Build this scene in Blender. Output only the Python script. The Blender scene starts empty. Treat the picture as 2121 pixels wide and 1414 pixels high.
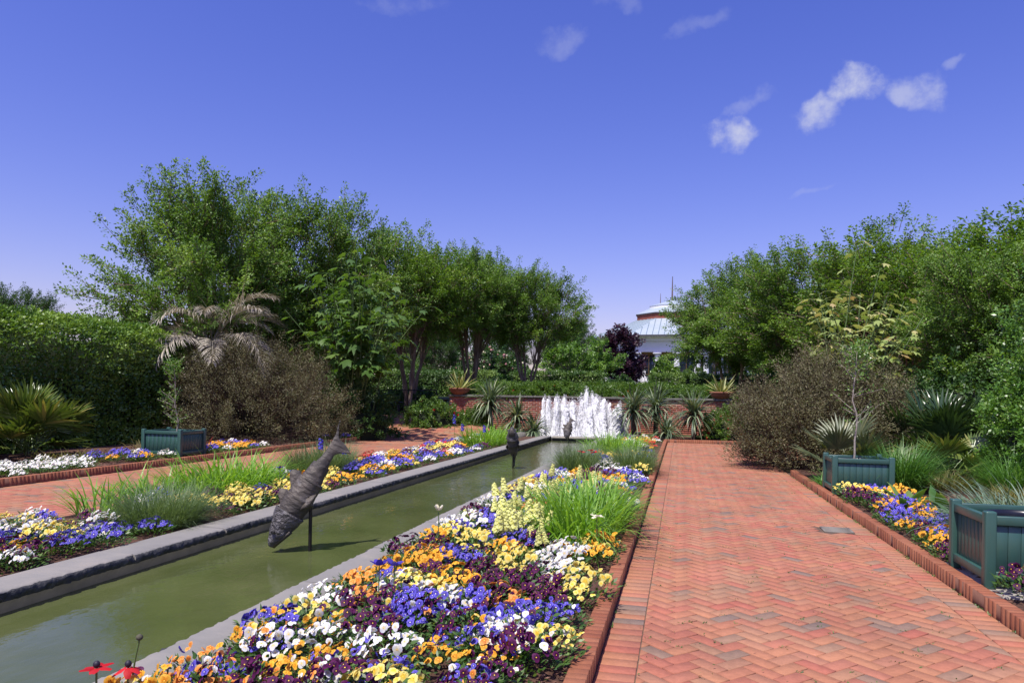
import bpy, math, random
import numpy as np
from mathutils import Vector, Matrix

SC = bpy.context.scene
COL = SC.collection
rng = np.random.default_rng(11)
random.seed(5)
R = math.radians

# ------------------------------------------------------------------ camera
EYE = 1.4
YAW = math.atan(350 / 1500.0)
cam_d = bpy.data.cameras.new('camera')
cam_d.sensor_width = 36.0
cam_d.lens = 36.0 * 1500.0 / 2121.0
cam_d.shift_y = (820 - 707) / 2121.0
cam_d.clip_start = 0.05
cam_d.clip_end = 3000
cam = bpy.data.objects.new('camera', cam_d)
COL.objects.link(cam)
cam.matrix_world = (Matrix.Translation((0, 0, EYE)) @ Matrix.Rotation(YAW, 4, 'Z')
                    @ Matrix.Rotation(R(90), 4, 'X') @ Matrix.Rotation(R(1.0), 4, 'Z'))
SC.camera = cam

# ------------------------------------------------------------------ exposure
SC.view_settings.view_transform = 'Standard'
SC.view_settings.look = 'None'
SC.view_settings.exposure = 0.34
SC.view_settings.gamma = 1.0
SC.view_settings.use_curve_mapping = False

# ------------------------------------------------------------------ sun and sky
SUN_EL, SUN_AZ = R(64), R(200)       # azimuth clockwise from +Y
S = Vector((math.sin(SUN_AZ) * math.cos(SUN_EL), math.cos(SUN_AZ) * math.cos(SUN_EL), math.sin(SUN_EL)))
sun_d = bpy.data.lights.new('sun', 'SUN')
sun_d.energy = 4.6
sun_d.angle = R(0.5)
sun_d.color = (1.0, 0.955, 0.88)
sun = bpy.data.objects.new('sun', sun_d)
COL.objects.link(sun)
sun.rotation_euler = (-S).to_track_quat('-Z', 'Y').to_euler()
sun.location = (-8, -20, 40)

world = bpy.data.worlds.new('World')
SC.world = world
world.use_nodes = True
wt = world.node_tree
wt.nodes.clear()


def wn(kind, **kw):
    n = wt.nodes.new(kind)
    for k, v in kw.items():
        setattr(n, k, v)
    return n


def wmath(op, a, b=None, c=None):
    n = wn('ShaderNodeMath', operation=op)
    for i, v in enumerate((a, b, c)):
        if v is None:
            continue
        if isinstance(v, (int, float)):
            n.inputs[i].default_value = v
        else:
            wt.links.new(v, n.inputs[i])
    return n.outputs[0]


sky = wn('ShaderNodeTexSky', sky_type='NISHITA')
sky.sun_disc = False
sky.sun_elevation = SUN_EL
sky.sun_rotation = SUN_AZ
sky.altitude = 200
sky.air_density = 1.3
sky.dust_density = 1.3
sky.ozone_density = 3.0
hs = wn('ShaderNodeHueSaturation')
hs.inputs['Hue'].default_value = 0.522
hs.inputs['Saturation'].default_value = 1.3
hs.inputs['Value'].default_value = 1.0
wt.links.new(sky.outputs[0], hs.inputs['Color'])
tint = wn('ShaderNodeMix', data_type='RGBA', blend_type='MULTIPLY')
tint.inputs[0].default_value = 1.0
wt.links.new(hs.outputs[0], tint.inputs[6])
tint.inputs[7].default_value = (1.12, 0.865, 1.20, 1)
# a few fair-weather clouds, given by direction, half widths and strength; the noise breaks them up
tc = wn('ShaderNodeTexCoord')
noi = wn('ShaderNodeTexNoise')
noi.inputs['Scale'].default_value = 23.0
noi.inputs['Detail'].default_value = 10.0
noi.inputs['Roughness'].default_value = 0.62
wt.links.new(tc.outputs['Generated'], noi.inputs['Vector'])
CLOUDS = [  # azimuth deg (clockwise from +Y), elevation deg, half width deg, half height deg, tilt deg, strength
    (12.3, 21.7, 2.9, 1.7, 8, 1.0), (9.6, 20.5, 1.7, 1.7, 30, 0.8), (16.3, 20.8, 2.7, 1.2, -28, 0.6), (18.2, 21.6, .8, .5, 0, .3),
    (2.6, 19.0, 2.6, 1.6, 8, 0.9), (4.4, 21.2, 2.6, 0.7, 26, 0.26), (-9.8, 26.1, 2.6, 1.3, 4, 0.22),
    (1.1, 27.2, 2.4, 0.7, 10, 0.17), (-5.1, 28.4, 2.0, 0.8, -15, 0.16), (-22.5, 28.2, 4.0, 1.0, 3, 0.16),
    (-7.4, 7.1, 1.3, 0.5, 2, 0.6), (-2.9, 6.6, 0.6, 0.25, 0, 0.35), (9.1, 15.1, 1.8, 0.4, 4, 0.18),
    (58.0, 24.0, 6.0, 2.2, 8, 0.8), (-62.0, 27.0, 7.0, 2.0, -6, 0.7), (120.0, 30.0, 8.0, 2.5, 5, 0.8), (-130.0, 25.0, 7.0, 2.4, -8, 0.8)]
# bend the directions a little so that no cloud keeps a round outline
wv = wn('ShaderNodeTexNoise')
wv.inputs['Scale'].default_value = 16.0
wv.inputs['Detail'].default_value = 4.0
wt.links.new(tc.outputs['Generated'], wv.inputs['Vector'])
w1 = wn('ShaderNodeVectorMath', operation='SUBTRACT')
wt.links.new(wv.outputs['Color'], w1.inputs[0])
w1.inputs[1].default_value = (.5, .5, .5)
w2 = wn('ShaderNodeVectorMath', operation='SCALE')
wt.links.new(w1.outputs[0], w2.inputs[0])
w2.inputs['Scale'].default_value = .07
w3 = wn('ShaderNodeVectorMath', operation='ADD')
wt.links.new(tc.outputs['Generated'], w3.inputs[0])
wt.links.new(w2.outputs[0], w3.inputs[1])
WDIR = w3.outputs[0]
acc = None
for az, el, hw, hh, tl, st in CLOUDS:
    a, e, t = R(az), R(el), R(tl)
    c = Vector((math.sin(a) * math.cos(e), math.cos(a) * math.cos(e), math.sin(e)))
    r = Vector((math.cos(a), -math.sin(a), 0))
    u = r.cross(c)
    rr = (r * math.cos(t) + u * math.sin(t)) / math.tan(R(hw))
    uu = (u * math.cos(t) - r * math.sin(t)) / math.tan(R(hh))
    outs = []
    for v in (rr, uu, c):
        d = wn('ShaderNodeVectorMath', operation='DOT_PRODUCT')
        wt.links.new(WDIR, d.inputs[0])
        d.inputs[1].default_value = v
        outs.append(d.outputs['Value'])
    q = wmath('ADD', wmath('MULTIPLY', outs[0], outs[0]), wmath('MULTIPLY', outs[1], outs[1]))
    m = wmath('SUBTRACT', 1.0, q)
    m = wmath('MAXIMUM', m, 0.0)
    m = wmath('MULTIPLY', m, wmath('GREATER_THAN', outs[2], 0.5))
    # mask + noise -> soft ragged puff
    v = wmath('ADD', wmath('MULTIPLY', m, 0.95), wmath('MULTIPLY', wmath('SUBTRACT', noi.outputs['Fac'], 0.5), 2.9))
    mr = wn('ShaderNodeMapRange', interpolation_type='SMOOTHSTEP')
    wt.links.new(v, mr.inputs[0])
    mr.inputs[1].default_value = 0.15
    mr.inputs[2].default_value = 1.35
    mr.inputs[3].default_value = 0.0
    mr.inputs[4].default_value = st
    v = wmath('MULTIPLY', mr.outputs[0], wmath('MINIMUM', wmath('MULTIPLY', m, 3.0), 1.0))
    acc = v if acc is None else wmath('MAXIMUM', acc, v)
cm = wn('ShaderNodeMix', data_type='RGBA')
wt.links.new(acc, cm.inputs[0])
wt.links.new(tint.outputs[2], cm.inputs[6])
cm.inputs[7].default_value = (4.2, 4.4, 5.7, 1)
bg = wn('ShaderNodeBackground')
bg.inputs['Strength'].default_value = 0.113
wt.links.new(cm.outputs[2], bg.inputs['Color'])
wo = wn('ShaderNodeOutputWorld')
wt.links.new(bg.outputs[0], wo.inputs['Surface'])


# ================================================================== helpers
def nrm(a):
    return a / np.maximum(np.linalg.norm(a, axis=-1, keepdims=True), 1e-9)


class G:
    """Collects vertices and faces (tris have -1 in the last slot); build() links them as one mesh object."""

    def __init__(self):
        self.V, self.F, self.A, self.M, self.n = [], [], [], [], 0

    def add(self, V, F, var=0.0, mat=0):
        V = np.asarray(V, float).reshape(-1, 3)
        F = np.asarray(F, np.int64).reshape(-1, np.shape(F)[-1])
        if F.shape[1] == 3:
            F = np.hstack([F, -np.ones((len(F), 1), np.int64)])
        F = np.where(F >= 0, F + self.n, -1)
        self.V.append(V)
        self.F.append(F)
        self.A.append(np.broadcast_to(np.asarray(var, float), (len(V),)).copy())
        self.M.append(np.broadcast_to(np.asarray(mat, np.int64), (len(F),)).copy())
        self.n += len(V)
        return self

    def arrays(self):
        return np.vstack(self.V), np.vstack(self.F), np.concatenate(self.A), np.concatenate(self.M)

    def merge(self, other, mat4=None, var=None, matoff=0):
        V, F, A, M = other.arrays() if isinstance(other, G) else other
        if mat4 is not None:
            m = np.array(mat4)
            V = V @ m[:3, :3].T + m[:3, 3]
        return self.add(V, F, A if var is None else np.mod(A + var, 1.0), M + matoff)

    def box(self, c, s, rz=0.0, var=0.0, mat=0):
        c = np.asarray(c, float)
        h = np.asarray(s, float) / 2
        V = np.array([[x, y, z] for z in (-1, 1) for y in (-1, 1) for x in (-1, 1)]) * h
        cr, sr = math.cos(rz), math.sin(rz)
        V = np.stack([V[:, 0] * cr - V[:, 1] * sr, V[:, 0] * sr + V[:, 1] * cr, V[:, 2]], 1) + c
        F = [[0, 2, 3, 1], [4, 5, 7, 6], [0, 1, 5, 4], [2, 6, 7, 3], [0, 4, 6, 2], [1, 3, 7, 5]]
        return self.add(V, F, var, mat)

    def mesh(self, name, mats, smooth=False):
        V, F, A, M = self.arrays()
        me = bpy.data.meshes.new(name)
        tot = np.where(F[:, 3] >= 0, 4, 3)
        loops = F[F >= 0]
        me.vertices.add(len(V))
        me.vertices.foreach_set('co', V.astype(np.float32).ravel())
        me.loops.add(len(loops))
        me.loops.foreach_set('vertex_index', loops.astype(np.int32))
        me.polygons.add(len(F))
        me.polygons.foreach_set('loop_start', (np.cumsum(tot) - tot).astype(np.int32))
        me.polygons.foreach_set('loop_total', tot.astype(np.int32))
        me.polygons.foreach_set('material_index', M.astype(np.int32))
        if smooth:
            me.polygons.foreach_set('use_smooth', np.ones(len(F), bool))
        at = me.attributes.new('var', 'FLOAT', 'POINT')
        at.data.foreach_set('value', A.astype(np.float32))
        me.update(calc_edges=True)
        for m in (mats if isinstance(mats, (list, tuple)) else [mats]):
            me.materials.append(m)
        return me

    def build(self, name, mats, parent=None, smooth=False, loc=None):
        return link(name, self.mesh(name, mats, smooth), parent, loc)


def link(name, data, parent=None, loc=None, rot=None, scale=None):
    o = bpy.data.objects.new(name, data)
    COL.objects.link(o)
    o.parent = parent
    if loc is not None:
        o.location = loc
    if rot is not None:
        o.rotation_euler = rot
    if scale is not None:
        o.scale = scale if hasattr(scale, '__len__') else (scale,) * 3
    return o


def tag(o, label=None, cat=None, group=None, kind=None):
    if label:
        o['label'] = label
    if cat:
        o['category'] = cat
    if group:
        o['group'] = group
    if kind:
        o['kind'] = kind
    return o


def thing(name, label, cat, loc=(0, 0, 0), rz=0.0, group=None, scale=None):
    return tag(link(name, None, None, loc, (0, 0, rz), scale), label, cat, group)


def bevel(o, w=0.004, seg=1):
    m = o.modifiers.new('bevel', 'BEVEL')
    m.width = w
    m.segments = seg
    m.limit_method = 'ANGLE'
    return o


def frame(z, y):
    """4x4 basis arrays with local z along z and local y near y."""
    z = nrm(np.asarray(z, float))
    x = nrm(np.cross(y, z))
    return x, np.cross(z, x), z


def leafs(P, D, N, L, W, fold=0.0):
    """Rhombic leaves, one folded quad each."""
    n = len(P)
    D = nrm(D)
    side = nrm(np.cross(D, N))
    up = np.cross(side, D)
    L = np.broadcast_to(np.asarray(L, float), (n,))[:, None]
    W = np.broadcast_to(np.asarray(W, float), (n,))[:, None]
    V = np.stack([P, P + D * L * .45 - side * W / 2 + up * W * fold, P + D * L, P + D * L * .45 + side * W / 2 + up * W * fold], 1)
    F = np.arange(4 * n).reshape(n, 4)
    return V.reshape(-1, 3), F


def strips(B, az, el, L, W, droop, k=5, fold=0.0, power=1.3, tipw=0.03, basew=0.7):
    """Arching strap leaves. All args per blade."""
    n = len(B)
    az, el, L, W, droop = (np.broadcast_to(np.asarray(a, float), (n,)) for a in (az, el, L, W, droop))
    t = np.linspace(0, 1, k + 1)
    e = el[:, None] - droop[:, None] * t[None] ** power
    d = np.stack([np.cos(e) * np.cos(az)[:, None], np.cos(e) * np.sin(az)[:, None], np.sin(e)], -1)
    step = (L / k)[:, None, None] * (d[:, 1:] + d[:, :-1]) / 2
    P = np.concatenate([B[:, None, :], B[:, None, :] + np.cumsum(step, 1)], 1)
    prof = np.interp(t, [0, .35, .7, 1], [basew, 1, .75, tipw])
    side = np.stack([-np.sin(az), np.cos(az), np.zeros(n)], -1)[:, None, :] * (W[:, None] * prof[None])[:, :, None] / 2
    if fold:
        up = np.cross(d, side / np.maximum(np.linalg.norm(side, axis=-1, keepdims=True), 1e-9))
        up = up * (W[:, None] * prof[None])[:, :, None] * fold
        V = np.stack([P - side - up, P, P + side - up], 2)
        m = 3
    else:
        V = np.stack([P - side, P + side], 2)
        m = 2
    idx = np.arange(n * (k + 1) * m).reshape(n, k + 1, m)
    F = [np.stack([idx[:, :-1, j], idx[:, :-1, j + 1], idx[:, 1:, j + 1], idx[:, 1:, j]], -1).reshape(-1, 4) for j in range(m - 1)]
    return V.reshape(-1, 3), np.vstack(F), (k + 1) * m


def tubes(P, Rd, sides=5):
    """P (n,k,3), Rd (n,k)."""
    P = np.asarray(P, float)
    n, k, _ = P.shape
    Rd = np.broadcast_to(np.asarray(Rd, float), (n, k))
    T = np.gradient(P, axis=1)
    T = nrm(T)
    ref = np.where(np.abs(T[..., 2:3]) > .9, np.array([1., 0, 0]), np.array([0, 0, 1.]))
    u = nrm(np.cross(T, ref))
    v = np.cross(T, u)
    a = np.linspace(0, 2 * np.pi, sides, endpoint=False)
    V = P[:, :, None, :] + Rd[:, :, None, None] * (np.cos(a)[None, None, :, None] * u[:, :, None, :] + np.sin(a)[None, None, :, None] * v[:, :, None, :])
    idx = np.arange(n * k * sides).reshape(n, k, sides)
    nx = np.roll(idx, -1, 2)
    F = np.stack([idx[:, :-1], nx[:, :-1], nx[:, 1:], idx[:, 1:]], -1).reshape(-1, 4)
    return V.reshape(-1, 3), F


def bez(A, B, C, k):
    t = np.linspace(0, 1, k)[None, :, None]
    A, B, C = (np.asarray(x, float)[:, None, :] for x in (A, B, C))
    return (1 - t) ** 2 * A + 2 * t * (1 - t) * B + t * t * C


def rep(x, m):
    return np.repeat(np.asarray(x, float), m)


def vnoise(p, seed=0, scale=1.0):
    """Cheap smooth noise from sines."""
    r = np.random.default_rng(seed)
    out = np.zeros(p.shape[:-1])
    for f, a in ((1, .5), (2.1, .3), (4.3, .2)):
        k = r.normal(size=(3, 3))
        out += a * np.prod([np.sin(scale * f * (p @ k[:, i]) + r.uniform(0, 6.28)) for i in range(2)], axis=0)
    return out


# ================================================================== materials
def mat(name):
    m = bpy.data.materials.new(name)
    m.use_nodes = True
    nt = m.node_tree
    p = nt.nodes['Principled BSDF']
    return m, nt, p


def ramp(nt, stops, interp='LINEAR'):
    r = nt.nodes.new('ShaderNodeValToRGB')
    r.color_ramp.interpolation = interp
    el = r.color_ramp.elements
    while len(el) < len(stops):
        el.new(0.5)
    for e, (pos, c) in zip(el, stops):
        e.position = pos
        e.color = (*c, 1)
    return r


def var_value(nt):
    """Attribute 'var' plus object random, wrapped to 0..1."""
    a = nt.nodes.new('ShaderNodeAttribute')
    a.attribute_name = 'var'
    oi = nt.nodes.new('ShaderNodeObjectInfo')
    s = nt.nodes.new('ShaderNodeMath')
    s.operation = 'ADD'
    nt.links.new(a.outputs['Fac'], s.inputs[0])
    nt.links.new(oi.outputs['Random'], s.inputs[1])
    f = nt.nodes.new('ShaderNodeMath')
    f.operation = 'FRACT'
    nt.links.new(s.outputs[0], f.inputs[0])
    return f.outputs[0]


def leaf_mat(name, stops, rough=0.45, trans=0.35, tcol=None, spec=0.5, use_obj=False):
    m, nt, p = mat(name)
    if use_obj:
        val = var_value(nt)
    else:
        a = nt.nodes.new('ShaderNodeAttribute')
        a.attribute_name = 'var'
        val = a.outputs['Fac']
    r = ramp(nt, stops)
    nt.links.new(val, r.inputs[0])
    nt.links.new(r.outputs[0], p.inputs['Base Color'])
    p.inputs['Roughness'].default_value = rough
    p.inputs['Specular IOR Level'].default_value = spec
    if trans > 0:
        tr = nt.nodes.new('ShaderNodeBsdfTranslucent')
        mx = nt.nodes.new('ShaderNodeMix')
        mx.data_type = 'RGBA'
        mx.blend_type = 'MULTIPLY'
        mx.inputs[0].default_value = 1
        nt.links.new(r.outputs[0], mx.inputs[6])
        mx.inputs[7].default_value = (*(tcol or (1.5, 1.5, .6)), 1)
        nt.links.new(mx.outputs[2], tr.inputs['Color'])
        ms = nt.nodes.new('ShaderNodeMixShader')
        ms.inputs[0].default_value = trans
        nt.links.new(p.outputs[0], ms.inputs[1])
        nt.links.new(tr.outputs[0], ms.inputs[2])
        nt.links.new(ms.outputs[0], nt.nodes['Material Output'].inputs['Surface'])
    return m


def surf_mat(name, stops, scale=6.0, detail=6.0, rough=0.8, bump=0.0, bscale=None, bdist=0.01, spec=0.4, metallic=0.0, use_var=0.0, coords='Object', stretch=(1, 1, 1)):
    """Noise-coloured surface; use_var mixes the per-piece value into the ramp position."""
    m, nt, p = mat(name)
    t = nt.nodes.new('ShaderNodeTexCoord')
    mp = nt.nodes.new('ShaderNodeMapping')
    mp.inputs['Scale'].default_value = stretch
    nt.links.new(t.outputs[coords], mp.inputs[0])
    n = nt.nodes.new('ShaderNodeTexNoise')
    n.inputs['Scale'].default_value = scale
    n.inputs['Detail'].default_value = detail
    n.inputs['Roughness'].default_value = 0.62
    nt.links.new(mp.outputs[0], n.inputs['Vector'])
    fac = n.outputs['Fac']
    mr = nt.nodes.new('ShaderNodeMapRange')
    nt.links.new(fac, mr.inputs[0])
    mr.inputs[1].default_value, mr.inputs[2].default_value = 0.28, 0.72
    fac = mr.outputs[0]
    if use_var:
        v = var_value(nt)
        mx = nt.nodes.new('ShaderNodeMix')
        mx.inputs[0].default_value = use_var
        nt.links.new(fac, mx.inputs[2])
        nt.links.new(v, mx.inputs[3])
        fac = mx.outputs[0]
    r = ramp(nt, stops)
    nt.links.new(fac, r.inputs[0])
    nt.links.new(r.outputs[0], p.inputs['Base Color'])
    p.inputs['Roughness'].default_value = rough
    p.inputs['Specular IOR Level'].default_value = spec
    p.inputs['Metallic'].default_value = metallic
    if bump:
        n2 = nt.nodes.new('ShaderNodeTexNoise')
        n2.inputs['Scale'].default_value = bscale or scale * 6
        n2.inputs['Detail'].default_value = 5
        nt.links.new(mp.outputs[0], n2.inputs['Vector'])
        b = nt.nodes.new('ShaderNodeBump')
        b.inputs['Strength'].default_value = bump
        b.inputs['Distance'].default_value = bdist
        nt.links.new(n2.outputs['Fac'], b.inputs['Height'])
        nt.links.new(b.outputs[0], p.inputs['Normal'])
    return m


# bricks: per-brick colour plus fine mottling
def brick_mat(name, stops, bump=.5, mott=.30):
    m, nt, p = mat(name)
    v = var_value(nt)
    r = ramp(nt, stops, 'CONSTANT' if len(stops) > 8 else 'LINEAR')
    nt.links.new(v, r.inputs[0])
    geo = nt.nodes.new('ShaderNodeNewGeometry')
    n = nt.nodes.new('ShaderNodeTexNoise')
    n.inputs['Scale'].default_value = 26
    n.inputs['Detail'].default_value = 8
    n.inputs['Roughness'].default_value = .7
    nt.links.new(geo.outputs['Position'], n.inputs['Vector'])
    n2 = nt.nodes.new('ShaderNodeTexNoise')
    n2.inputs['Scale'].default_value = 1.3
    n2.inputs['Detail'].default_value = 4
    nt.links.new(geo.outputs['Position'], n2.inputs['Vector'])
    ad = nt.nodes.new('ShaderNodeMath')
    ad.operation = 'ADD'
    nt.links.new(n.outputs['Fac'], ad.inputs[0])
    nt.links.new(n2.outputs['Fac'], ad.inputs[1])
    mr = nt.nodes.new('ShaderNodeMapRange')
    nt.links.new(ad.outputs[0], mr.inputs[0])
    mr.inputs[1].default_value, mr.inputs[2].default_value = .6, 1.4
    mr.inputs[3].default_value, mr.inputs[4].default_value = 1 - mott, 1 + mott
    mx = nt.nodes.new('ShaderNodeMix')
    mx.data_type = 'RGBA'
    mx.blend_type = 'MULTIPLY'
    mx.inputs[0].default_value = 1
    nt.links.new(r.outputs[0], mx.inputs[6])
    nt.links.new(mr.outputs[0], mx.inputs[7])
    nt.links.new(mx.outputs[2], p.inputs['Base Color'])
    p.inputs['Roughness'].default_value = .82
    p.inputs['Specular IOR Level'].default_value = .3
    b = nt.nodes.new('ShaderNodeBump')
    b.inputs['Strength'].default_value = bump
    b.inputs['Distance'].default_value = .004
    nt.links.new(n.outputs['Fac'], b.inputs['Height'])
    nt.links.new(b.outputs[0], p.inputs['Normal'])
    return m


def plain(name, c, rough=.5, spec=.5, metallic=0.0):
    m, nt, p = mat(name)
    p.inputs['Base Color'].default_value = (*c, 1)
    p.inputs['Roughness'].default_value = rough
    p.inputs['Specular IOR Level'].default_value = spec
    p.inputs['Metallic'].default_value = metallic
    return m


M = {}
M['paver'] = brick_mat('paver_brick', [(0, (.345, .144, .079)), (.22, (.365, .164, .088)), (.40, (.35, .114, .074)), (.56, (.335, .170, .096)), (.72, (.355, .130, .081)), (.87, (.305, .167, .098)), (.95, (.245, .152, .102)), (1, (.195, .138, .106))])
M['kerb_brick'] = brick_mat('kerb_brick', [(0, (.25, .088, .045)), (.35, (.29, .115, .060)), (.7, (.225, .074, .038)), (1, (.26, .096, .050))])
M['wall_brick'] = brick_mat('wall_brick', [(0, (.30, .092, .058)), (.4, (.35, .13, .082)), (.75, (.25, .072, .050)), (1, (.32, .14, .10))], mott=.3)
M['joint'] = surf_mat('joint_sand', [(0, (.07, .045, .03)), (.6, (.13, .085, .06)), (1, (.10, .09, .04))], scale=9, rough=.95)
M['mortar'] = surf_mat('mortar', [(0, (.30, .22, .18)), (1, (.42, .34, .29))], scale=8, rough=.95)
M['kerb_mortar'] = surf_mat('kerb_mortar', [(0, (.14, .062, .040)), (1, (.22, .105, .070))], scale=9, rough=.95)
M['mulch'] = surf_mat('mulch', [(0, (.035, .018, .012)), (.5, (.095, .045, .028)), (1, (.17, .085, .055))], scale=38, detail=8, rough=.95, bump=1.0, bscale=60, bdist=.03)
M['chip'] = surf_mat('bark_chip', [(0, (.06, .028, .018)), (.5, (.15, .07, .045)), (1, (.26, .14, .10))], scale=8, rough=.9, use_var=.8)
M['lawn'] = surf_mat('far_ground', [(0, (.035, .06, .015)), (.5, (.055, .085, .025)), (1, (.09, .075, .04))], scale=.9, rough=.95, bump=.6, bscale=20, bdist=.05)
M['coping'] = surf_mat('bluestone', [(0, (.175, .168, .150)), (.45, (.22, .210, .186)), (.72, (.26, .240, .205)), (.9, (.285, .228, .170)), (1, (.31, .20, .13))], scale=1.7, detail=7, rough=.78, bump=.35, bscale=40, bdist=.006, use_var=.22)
M['shaded_split_face'] = surf_mat('shaded_split_stone', [(0, (.028, .029, .030)), (.6, (.060, .060, .058)), (1, (.13, .125, .115))], scale=14, detail=8, rough=.7, bump=.8, bscale=50, bdist=.01)  # rough split stone, base colour darkened to paint in the face's shade
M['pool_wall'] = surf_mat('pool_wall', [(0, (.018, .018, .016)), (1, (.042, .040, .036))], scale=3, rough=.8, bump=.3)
M['cap_stone'] = surf_mat('cap_stone', [(0, (.09, .085, .075)), (.5, (.16, .15, .13)), (1, (.24, .22, .19))], scale=4, rough=.85, bump=.5, use_var=.3)
M['concrete'] = surf_mat('concrete', [(0, (.26, .24, .20)), (1, (.36, .33, .28))], scale=7, rough=.9, bump=.3)
M['bronze'] = surf_mat('weathered_bronze', [(0, (.024, .022, .019)), (.4, (.058, .050, .042)), (.75, (.105, .088, .070)), (1, (.14, .13, .125))], scale=5.5, detail=8, rough=.62, bump=1.0, bscale=26, bdist=.02, spec=.5, metallic=.2, stretch=(1, 1, .45))
M['bronze_head'] = surf_mat('pitted_bronze', [(0, (.03, .028, .028)), (.5, (.085, .078, .075)), (1, (.17, .16, .17))], scale=16, detail=8, rough=.55, bump=1.0, bscale=34, bdist=.035, spec=.5, metallic=.2)
M['iron'] = plain('black_iron', (.012, .012, .013), .45)
M['iron_bronze'] = plain('dark_pole', (.02, .018, .016), .4, metallic=.4)
M['teal'] = surf_mat('teal_paint', [(0, (.028, .076, .063)), (.5, (.034, .090, .074)), (1, (.044, .108, .088))], scale=3, rough=.34, bump=.12, bscale=60, bdist=.002, spec=.55, use_var=.25, stretch=(1, 1, .15))
M['liner'] = plain('black_liner', (.01, .011, .018), .3)
M['soil'] = surf_mat('potting_soil', [(0, (.02, .012, .008)), (1, (.06, .038, .025))], scale=30, rough=1, bump=.8)
M['terracotta'] = surf_mat('terracotta', [(0, (.22, .08, .045)), (1, (.31, .13, .08))], scale=5, rough=.8, bump=.2)
M['white_paint'] = plain('white_paint', (.80, .80, .82), .5)
M['tan_trim'] = plain('tan_trim', (.42, .26, .10), .6)
M['pane'] = plain('window_pane', (.035, .06, .085), .08, .8)
M['cream_wall'] = plain('cream_wall', (.66, .60, .54), .8)
M['roof_metal'] = surf_mat('roof_metal', [(0, (.31, .37, .40)), (1, (.42, .48, .51))], scale=.5, rough=.45, use_var=.3, spec=.6)
M['roof_seam'] = plain('roof_seam', (.20, .28, .32), .45)
M['gutter'] = plain('dark_gutter', (.05, .045, .045), .5)
M['bark'] = surf_mat('myrtle_bark', [(0, (.11, .075, .05)), (.5, (.22, .155, .11)), (1, (.34, .25, .18))], scale=4, rough=.8, bump=.4, stretch=(1, 1, .25))
M['dark_bark'] = surf_mat('dark_bark', [(0, (.03, .02, .015)), (1, (.09, .06, .045))], scale=6, rough=.9, bump=.5, stretch=(1, 1, .3))
M['pale_bark'] = surf_mat('pale_bark', [(0, (.22, .19, .15)), (1, (.42, .38, .32))], scale=14, rough=.8, bump=.4)
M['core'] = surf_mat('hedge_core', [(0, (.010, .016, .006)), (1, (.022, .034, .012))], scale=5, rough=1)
# foliage
gr = leaf_mat
M['tree_leaf'] = gr('tree_leaf', [(0, (.066, .142, .020)), (.5, (.125, .235, .032)), (.9, (.205, .335, .050)), (1, (.27, .38, .075))], .5, .32)
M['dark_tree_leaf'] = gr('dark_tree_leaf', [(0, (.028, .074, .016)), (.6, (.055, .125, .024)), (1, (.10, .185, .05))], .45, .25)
M['lime_leaf'] = gr('light_tree_leaf', [(0, (0.087, 0.189, 0.026)), (.6, (0.145, 0.275, 0.043)), (1, (0.232, 0.362, 0.072))], .45, .35)
M['purple_leaf'] = gr('purple_leaf', [(0, (0.021, 0.008, 0.016)), (.6, (0.042, 0.013, 0.029)), (1, (0.091, 0.034, 0.055))], .5, .2, (1.5, .8, 1))
M['hedge_leaf'] = gr('hedge_leaf', [(0, (.062, .135, .018)), (.6, (.125, .235, .032)), (1, (.24, .36, .06))], .32, .25)
M['box_leaf'] = gr('clipped_leaf', [(0, (.055, .120, .025)), (.6, (.105, .190, .040)), (1, (.19, .29, .065))], .45, .25)
M['brown_leaf'] = gr('brown_needle', [(0, (.074, .062, .028)), (.5, (.128, .110, .048)), (.85, (.120, .140, .046)), (1, (.27, .23, .12))], .6, .2, (1.2, 1.1, .7))
M['brown_twig'] = plain('brown_twig', (.10, .06, .045), .8)
M['big_leaf'] = gr('large_lobed_leaf', [(0, (.050, .115, .020)), (.6, (.085, .170, .030)), (1, (.14, .23, .05))], .5, .35, use_obj=True)
M['yellow_leaf'] = gr('yellowing_lobed_leaf', [(0, (.24, .34, .085)), (.6, (.38, .45, .14)), (.93, (.50, .46, .19)), (1, (.48, .32, .16))], .55, .35, (1.1, 1.1, .6), use_obj=True)
M['green_stem'] = plain('green_stem', (.10, .16, .045), .5)
M['palm_dry'] = gr('silvery_frond', [(0, (.27, .25, .195)), (.5, (.44, .395, .305)), (1, (.60, .52, .41))], .5, .15, (1, 1, .8))
M['palm_petiole'] = plain('frond_stalk', (.30, .28, .22), .6)
M['fan'] = gr('fan_palm', [(0, (0.058, 0.111, 0.019)), (.6, (0.130, 0.182, 0.036)), (1, (0.312, 0.286, 0.078))], .28, .2, spec=.7)
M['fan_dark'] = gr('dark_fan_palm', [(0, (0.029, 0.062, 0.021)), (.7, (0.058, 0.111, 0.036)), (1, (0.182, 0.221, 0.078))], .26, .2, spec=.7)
M['fan_grey'] = gr('grey_fan_palm', [(0, (.07, .095, .045)), (.6, (.13, .15, .065)), (1, (.24, .24, .10))], .4, .2)
M['yucca'] = gr('yucca_leaf', [(0, (.050, .085, .042)), (.55, (.115, .165, .080)), (1, (.36, .40, .23))], .42, .15)
M['yucca_trunk'] = surf_mat('yucca_trunk', [(0, (.035, .022, .015)), (1, (.12, .08, .055))], scale=20, rough=1, bump=1)
M['agave'] = gr('agave_centre', [(0, (0.120, 0.192, 0.054)), (1, (0.216, 0.288, 0.090))], .4, .15)
M['agave_edge'] = gr('agave_margin', [(0, (.50, .46, .17)), (1, (.68, .62, .30))], .4, .15)
M['daylily'] = gr('daylily_blade', [(0, (0.101, 0.223, 0.022)), (.6, (0.182, 0.358, 0.041)), (1, (0.311, 0.486, 0.081))], .4, .4)
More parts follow.
